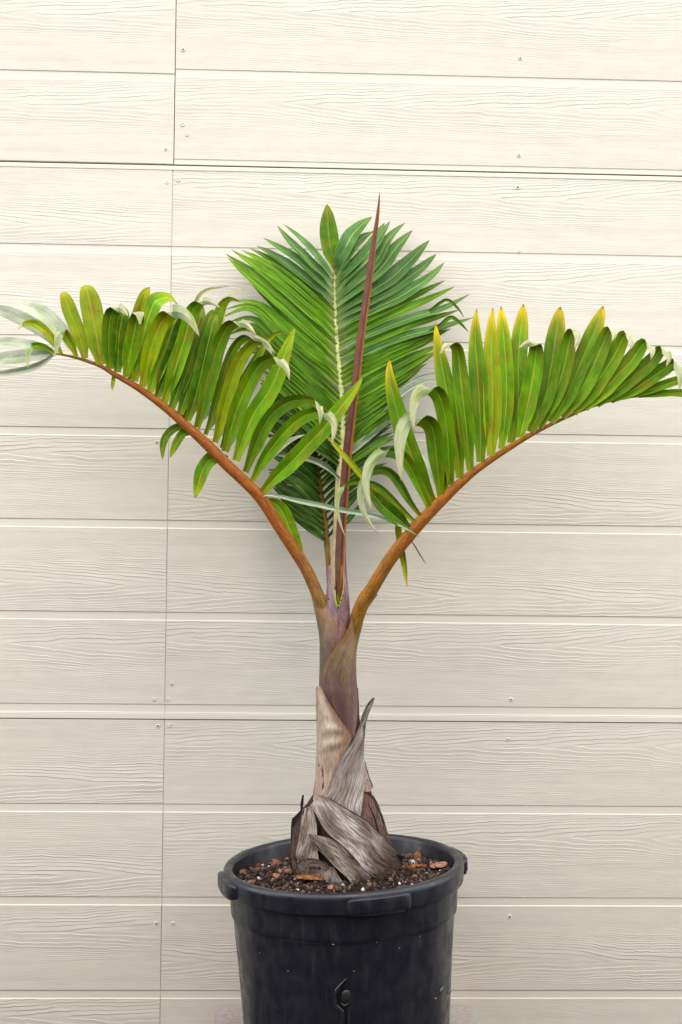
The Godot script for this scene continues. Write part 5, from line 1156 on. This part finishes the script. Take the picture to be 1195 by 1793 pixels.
	part(limb(PackedVector3Array([on_stem(-30, 18, 16.2), on_stem(-27, 8, 14.6), on_stem(-24, -3, 16.6)]), PackedFloat32Array([0.001, 0.0039, 0.0004]), 0.5, func(t, a): return Color(0.3, 0.23, 0.2), M.dry, 8, 6), "loose_fibre", palm)
	part(limb(PackedVector3Array([on_stem(-44, 18, 14.0), on_stem(-40, 4, 12.9), on_stem(-35, -10, 18.4)]), PackedFloat32Array([0.001, 0.0036, 0.0004]), 0.5, func(t, a): return Color(0.42, 0.34, 0.3), M.dry, 8, 6), "loose_fibre", palm)
	part(limb(PackedVector3Array([on_stem(91, 30, 12.2), on_stem(95, 16, 14.2), on_stem(101, 1, 18.1)]), PackedFloat32Array([0.001, 0.0018, 0.0004]), 0.5, func(t, a): return Color(0.22, 0.17, 0.15), M.dry, 8, 6), "loose_fibre", palm)
	part(limb(PackedVector3Array([on_stem(3, 20, 12.1), on_stem(5, 1, 17.0), on_stem(9, -17, 12.2)]), PackedFloat32Array([0.001, 0.0027, 0.0004]), 0.5, func(t, a): return Color(0.3, 0.23, 0.2), M.dry, 8, 6), "loose_fibre", palm)
	part(limb(PackedVector3Array([on_stem(86, 15, 15.8), on_stem(89, -1, 15.7), on_stem(94, -18, 18.9)]), PackedFloat32Array([0.001, 0.0037, 0.0004]), 0.5, func(t, a): return Color(0.22, 0.17, 0.15), M.dry, 8, 6), "loose_fibre", palm)
	part(limb(PackedVector3Array([on_stem(-33, 28, 12.9), on_stem(-31, 18, 14.9), on_stem(-28, 8, 17.9)]), PackedFloat32Array([0.001, 0.0025, 0.0004]), 0.5, func(t, a): return Color(0.56, 0.48, 0.43), M.dry, 8, 6), "loose_fibre", palm)
	part(limb(PackedVector3Array([on_stem(41, 15, 14.9), on_stem(39, 0, 16.8), on_stem(36, -14, 17.9)]), PackedFloat32Array([0.001, 0.0024, 0.0004]), 0.5, func(t, a): return Color(0.42, 0.34, 0.3), M.dry, 8, 6), "loose_fibre", palm)
	part(limb(PackedVector3Array([on_stem(47, 7, 16.2), on_stem(49, -3, 17.2), on_stem(50, -14, 11.6)]), PackedFloat32Array([0.001, 0.0020, 0.0004]), 0.5, func(t, a): return Color(0.3, 0.23, 0.2), M.dry, 8, 6), "loose_fibre", palm)
	part(limb(PackedVector3Array([on_stem(-43, 9, 18.2), on_stem(-42, 0, 13.0), on_stem(-39, -10, 17.9)]), PackedFloat32Array([0.001, 0.0022, 0.0004]), 0.5, func(t, a): return Color(0.42, 0.34, 0.3), M.dry, 8, 6), "loose_fibre", palm)
	part(limb(PackedVector3Array([on_stem(-11, 12, 11.3), on_stem(-16, 3, 14.6), on_stem(-23, -6, 16.9)]), PackedFloat32Array([0.001, 0.0023, 0.0004]), 0.5, func(t, a): return Color(0.56, 0.48, 0.43), M.dry, 8, 6), "loose_fibre", palm)
	part(limb(PackedVector3Array([on_stem(-86, 32, 14.1), on_stem(-90, 23, 15.4), on_stem(-96, 14, 12.0)]), PackedFloat32Array([0.001, 0.0021, 0.0004]), 0.5, func(t, a): return Color(0.22, 0.17, 0.15), M.dry, 8, 6), "loose_fibre", palm)
	part(limb(PackedVector3Array([on_stem(34, 32, 15.2), on_stem(40, 14, 16.6), on_stem(48, -3, 16.4)]), PackedFloat32Array([0.001, 0.0024, 0.0004]), 0.5, func(t, a): return Color(0.42, 0.34, 0.3), M.dry, 8, 6), "loose_fibre", palm)
	part(limb(PackedVector3Array([on_stem(-6, 14, 11.9), on_stem(-4, -4, 18.6), on_stem(-2, -23, 13.7)]), PackedFloat32Array([0.001, 0.0029, 0.0004]), 0.5, func(t, a): return Color(0.56, 0.48, 0.43), M.dry, 8, 6), "loose_fibre", palm)
	part(limb(PackedVector3Array([on_stem(8, 14, 16.4), on_stem(8, 5, 15.5), on_stem(9, -3, 12.5)]), PackedFloat32Array([0.001, 0.0031, 0.0004]), 0.5, func(t, a): return Color(0.56, 0.48, 0.43), M.dry, 8, 6), "loose_fibre", palm)
	part(limb(PackedVector3Array([on_stem(28, 30, 11.9), on_stem(33, 15, 15.5), on_stem(41, 0, 18.4)]), PackedFloat32Array([0.001, 0.0031, 0.0004]), 0.5, func(t, a): return Color(0.42, 0.34, 0.3), M.dry, 8, 6), "loose_fibre", palm)
	part(limb(PackedVector3Array([on_stem(31, 23, 13.5), on_stem(30, 13, 12.4), on_stem(29, 3, 11.5)]), PackedFloat32Array([0.001, 0.0033, 0.0004]), 0.5, func(t, a): return Color(0.22, 0.17, 0.15), M.dry, 8, 6), "loose_fibre", palm)
	part(limb(PackedVector3Array([on_stem(51, 21, 13.2), on_stem(56, 9, 11.4), on_stem(62, -3, 12.1)]), PackedFloat32Array([0.001, 0.0026, 0.0004]), 0.5, func(t, a): return Color(0.56, 0.48, 0.43), M.dry, 8, 6), "loose_fibre", palm)
	part(limb(PackedVector3Array([on_stem(-40, 15, 14.6), on_stem(-41, -3, 17.5), on_stem(-43, -20, 11.6)]), PackedFloat32Array([0.001, 0.0027, 0.0004]), 0.5, func(t, a): return Color(0.22, 0.17, 0.15), M.dry, 8, 6), "loose_fibre", palm)
	part(limb(PackedVector3Array([on_stem(97, 39, 12.5), on_stem(101, 24, 12.5), on_stem(107, 8, 14.3)]), PackedFloat32Array([0.001, 0.0033, 0.0004]), 0.5, func(t, a): return Color(0.42, 0.34, 0.3), M.dry, 8, 6), "loose_fibre", palm)
	part(limb(PackedVector3Array([on_stem(63, 16, 17.4), on_stem(66, 6, 15.4), on_stem(71, -3, 12.4)]), PackedFloat32Array([0.001, 0.0019, 0.0004]), 0.5, func(t, a): return Color(0.22, 0.17, 0.15), M.dry, 8, 6), "loose_fibre", palm)
	part(limb(PackedVector3Array([on_stem(73, 29, 18.1), on_stem(73, 11, 18.6), on_stem(73, -6, 14.1)]), PackedFloat32Array([0.001, 0.0028, 0.0004]), 0.5, func(t, a): return Color(0.22, 0.17, 0.15), M.dry, 8, 6), "loose_fibre", palm)
	part(limb(PackedVector3Array([on_stem(19, 15, 18.2), on_stem(25, 0, 16.3), on_stem(34, -16, 11.2)]), PackedFloat32Array([0.001, 0.0019, 0.0004]), 0.5, func(t, a): return Color(0.56, 0.48, 0.43), M.dry, 8, 6), "loose_fibre", palm)
	part(limb(PackedVector3Array([on_stem(28, 32, 15.2), on_stem(32, 22, 14.7), on_stem(38, 11, 12.5)]), PackedFloat32Array([0.001, 0.0028, 0.0004]), 0.5, func(t, a): return Color(0.3, 0.23, 0.2), M.dry, 8, 6), "loose_fibre", palm)
	part(limb(PackedVector3Array([on_stem(-84, 26, 18.7), on_stem(-85, 14, 18.1), on_stem(-87, 1, 12.1)]), PackedFloat32Array([0.001, 0.0035, 0.0004]), 0.5, func(t, a): return Color(0.56, 0.48, 0.43), M.dry, 8, 6), "loose_fibre", palm)
	part(limb(PackedVector3Array([on_stem(26, 34, 15.0), on_stem(26, 23, 11.2), on_stem(25, 13, 13.7)]), PackedFloat32Array([0.001, 0.0023, 0.0004]), 0.5, func(t, a): return Color(0.42, 0.34, 0.3), M.dry, 8, 6), "loose_fibre", palm)
	part(limb(PackedVector3Array([on_stem(-26, 14, 16.7), on_stem(-32, -3, 16.9), on_stem(-39, -21, 13.7)]), PackedFloat32Array([0.001, 0.0035, 0.0004]), 0.5, func(t, a): return Color(0.42, 0.34, 0.3), M.dry, 8, 6), "loose_fibre", palm)
	part(limb(PackedVector3Array([on_stem(85, 15, 13.5), on_stem(87, -1, 17.3), on_stem(90, -18, 14.3)]), PackedFloat32Array([0.001, 0.0036, 0.0004]), 0.5, func(t, a): return Color(0.22, 0.17, 0.15), M.dry, 8, 6), "loose_fibre", palm)
	part(limb(PackedVector3Array([on_stem(42, 24, 12.7), on_stem(43, 16, 14.9), on_stem(45, 7, 11.2)]), PackedFloat32Array([0.001, 0.0026, 0.0004]), 0.5, func(t, a): return Color(0.22, 0.17, 0.15), M.dry, 8, 6), "loose_fibre", palm)
	part(limb(PackedVector3Array([on_stem(39, 23, 13.9), on_stem(40, 14, 14.0), on_stem(41, 6, 15.2)]), PackedFloat32Array([0.001, 0.0030, 0.0004]), 0.5, func(t, a): return Color(0.56, 0.48, 0.43), M.dry, 8, 6), "loose_fibre", palm)
	part(limb(PackedVector3Array([on_stem(-49, 37, 17.8), on_stem(-54, 21, 15.3), on_stem(-61, 4, 12.3)]), PackedFloat32Array([0.001, 0.0015, 0.0004]), 0.5, func(t, a): return Color(0.3, 0.23, 0.2), M.dry, 8, 6), "loose_fibre", palm)
	part(limb(PackedVector3Array([on_stem(19, 19, 14.5), on_stem(21, 10, 12.5), on_stem(24, 1, 17.7)]), PackedFloat32Array([0.001, 0.0024, 0.0004]), 0.5, func(t, a): return Color(0.3, 0.23, 0.2), M.dry, 8, 6), "loose_fibre", palm)
	part(limb(PackedVector3Array([on_stem(-31, 35, 14.2), on_stem(-30, 24, 11.2), on_stem(-28, 14, 18.7)]), PackedFloat32Array([0.001, 0.0020, 0.0004]), 0.5, func(t, a): return Color(0.42, 0.34, 0.3), M.dry, 8, 6), "loose_fibre", palm)
	part(limb(PackedVector3Array([on_stem(-74, 26, 18.3), on_stem(-79, 11, 15.8), on_stem(-88, -4, 17.5)]), PackedFloat32Array([0.001, 0.0022, 0.0004]), 0.5, func(t, a): return Color(0.56, 0.48, 0.43), M.dry, 8, 6), "loose_fibre", palm)

func build_setting() -> void:
	var g := part(box_bevelled(Vector3(14, 0.1, 14), 0.01), "ground", self, M.ground)  # out of view; its dark tone keeps bounced light off the lower siding
	g.position = Vector3(0, -0.05, 5.0)
	tag(g, "plain ground out of view in front of the wall, toned dark to dim the lower siding", "ground", "", "structure")
	var o := part(box_bevelled(Vector3(14, UNSEEN_WALL_H, 0.1), 0.01), "unseen_shading_wall", self, M.unseen_wall)  # out of view behind the camera, placed to darken the lower siding
	o.position = Vector3(0, UNSEEN_WALL_H * 0.5, UNSEEN_WALL_Z)
	tag(o, "brown wall out of view behind the camera, placed to darken the lower siding", "wall", "", "structure")
	var slab := part(box_bevelled(Vector3(0.5686, 0.1969, 0.52), 0.004), "concrete_block", self, M.slab)
	slab.position = Vector3(0.1296, 0.0984, 0.2695)
	tag(slab, "pinkish grey concrete block under the black pot", "concrete block")

func _ready() -> void:
	rng.seed = 20
	noise.seed = 8
	noise.frequency = 0.05
	noise.fractal_octaves = 2
	var cam := Camera3D.new()
	cam.fov = 40.97
	cam.near = 0.05
	cam.far = 60.0
	cam.position = Vector3(0, 1.2, 3.045)
	cam.rotation = Vector3(deg_to_rad(1.535), deg_to_rad(-2.1148), deg_to_rad(0.673))
	cam.name = "camera"
	add_child(cam, true)
	cam.current = true
	var env := Environment.new()
	env.background_mode = Environment.BG_SKY
	var sm := ProceduralSkyMaterial.new()
	sm.sky_top_color = Color(0.91, 0.92, 0.95)
	sm.sky_horizon_color = Color(0.91, 0.91, 0.91)
	sm.sky_curve = 0.3
	sm.sky_energy_multiplier = SKY
	sm.ground_horizon_color = Color(0.5, 0.48, 0.45)
	sm.ground_bottom_color = Color(0.4, 0.38, 0.35)
	sm.sun_angle_max = 0.0
	var sky := Sky.new()
	sky.sky_material = sm
	env.sky = sky
	env.ambient_light_source = Environment.AMBIENT_SOURCE_SKY
	env.tonemap_mode = Environment.TONE_MAPPER_LINEAR
	env.tonemap_exposure = EXPOSURE
	env.sdfgi_enabled = true
	env.ssao_enabled = true
	env.ssil_enabled = true
	var we := WorldEnvironment.new()
	we.name = "world_environment"
	we.environment = env
	add_child(we, true)
	var sun := DirectionalLight3D.new()
	sun.name = "sun"
	sun.light_color = Color(1.0, 0.96, 0.90)
	sun.light_energy = SUN
	sun.light_angular_distance = 25.0
	sun.shadow_enabled = true
	sun.rotation = Vector3(deg_to_rad(-62), deg_to_rad(12), 0)
	add_child(sun, true)
	make_materials()
	M.scar_v = plain(Color.WHITE, 0.28, 0.6)
	M.scar_v.vertex_color_use_as_albedo = true
	M.scar_v.vertex_color_is_srgb = true
	build_setting()
	build_wall()
	build_pot()
	build_soil()
	chip("bark_chip", -0.0740, 0.1020, 0.07, 0.02, -0.12, 0.02, Color(0.66, 0.44, 0.26), Color(0.46, 0.28, 0.17), "long flat orange bark chip at the front of the soil, below the dry sheaths", "bark chip", 0.007)
	chip("bark_chip", -0.1438, -0.0550, 0.026, 0.01, -0.75, -0.2, Color(0.66, 0.44, 0.26), Color(0.62, 0.36, 0.2), "small orange splinter standing on the soil left of the trunk", "bark chip", 0.006)
	chip("bark_chip", 0.1459, -0.1260, 0.022, 0.014, 1.2, 0.5, Color(0.68, 0.45, 0.27), Color(0.5, 0.3, 0.19), "upright orange bark chip among perlite right of the trunk", "bark chip", 0.008)
	chip("bark_chip", 0.1302, 0.0310, 0.042, 0.007, 0.15, 0.08, Color(0.7, 0.42, 0.22), Color(0.56, 0.3, 0.16), "thin bright orange sliver in front of the white stone at the right", "bark chip", 0.006)
	chip("bark_chip", 0.1746, 0.0140, 0.04, 0.02, 0.5, 0.12, Color(0.72, 0.52, 0.44), Color(0.6, 0.42, 0.36), "broad pinkish bark chip leaning on the rim at the front right", "bark chip", 0.01)
	chip("bark_chip", 0.1997, -0.0980, 0.018, 0.014, 0.9, 0.4, Color(0.72, 0.48, 0.22), Color(0.55, 0.34, 0.16), "short ochre chip near the right side of the rim", "bark chip", 0.006)
	chip("bark_chip", 0.1676, -0.2150, 0.04, 0.012, 0.1, 0.0, Color(0.36, 0.22, 0.14), Color(0.26, 0.16, 0.1), "dark brown bark strip at the back right of the soil", "bark chip", 0.005)
	chip("bark_chip", 0.1400, -0.1800, 0.03, 0.008, -0.5, 0.1, Color(0.52, 0.3, 0.18), Color(0.4, 0.2, 0.12), "rust brown twig of bark behind the upright chip", "bark chip", 0.006)
	chip("bark_chip", -0.1925, 0.0420, 0.018, 0.009, 0.2, 0.1, Color(0.66, 0.5, 0.4), Color(0.5, 0.36, 0.28), "little tan chip at the left front edge of the soil", "bark chip", 0.004)
	chip("bark_chip", -0.1825, -0.0930, 0.012, 0.01, 0.8, 0.5, Color(0.55, 0.3, 0.2), Color(0.42, 0.22, 0.15), "small red-brown chip on the left part of the soil", "bark chip", 0.005)
	chip("bark_chip", -0.0501, 0.0980, 0.03, 0.009, -0.5, 0.1, Color(0.5, 0.3, 0.18), Color(0.36, 0.2, 0.14), "dark reddish chip lying against the long orange bark chip", "bark chip", 0.012)
	stone("pebble", -0.1218, 0.0500, 0.0105, Color(0.5, 0.33, 0.29), "reddish brown pebble in front of the trunk's left side", 11)
	stone("pebble", -0.1252, -0.0050, 0.0075, Color(0.44, 0.34, 0.32), "smaller mauve-brown pebble just behind the reddish one", 12)
	stone("pebble", 0.1247, 0.0050, 0.01, Color(0.62, 0.62, 0.62), "pale grey stone at the front right of the soil", 13)
	stone("pebble", 0.1336, -0.1480, 0.0085, Color(0.36, 0.31, 0.31), "dull grey pebble beside the upright orange chip", 14)
	var sprout := thing("grass_sprout", Vector3(-0.0818, 0.5606, 0.1850), "tiny green grass blade sprouting at the left edge of the soil", "grass blade")
	leaf(sprout, "g", 2.2, 0.3, "p", [0, -4, 0, -4.7, 9.1, 4.0, -12.8, 16.2, 10.0], Vector3(0.3, 0.3, 1), 0.1, "blade")
	build_palm()
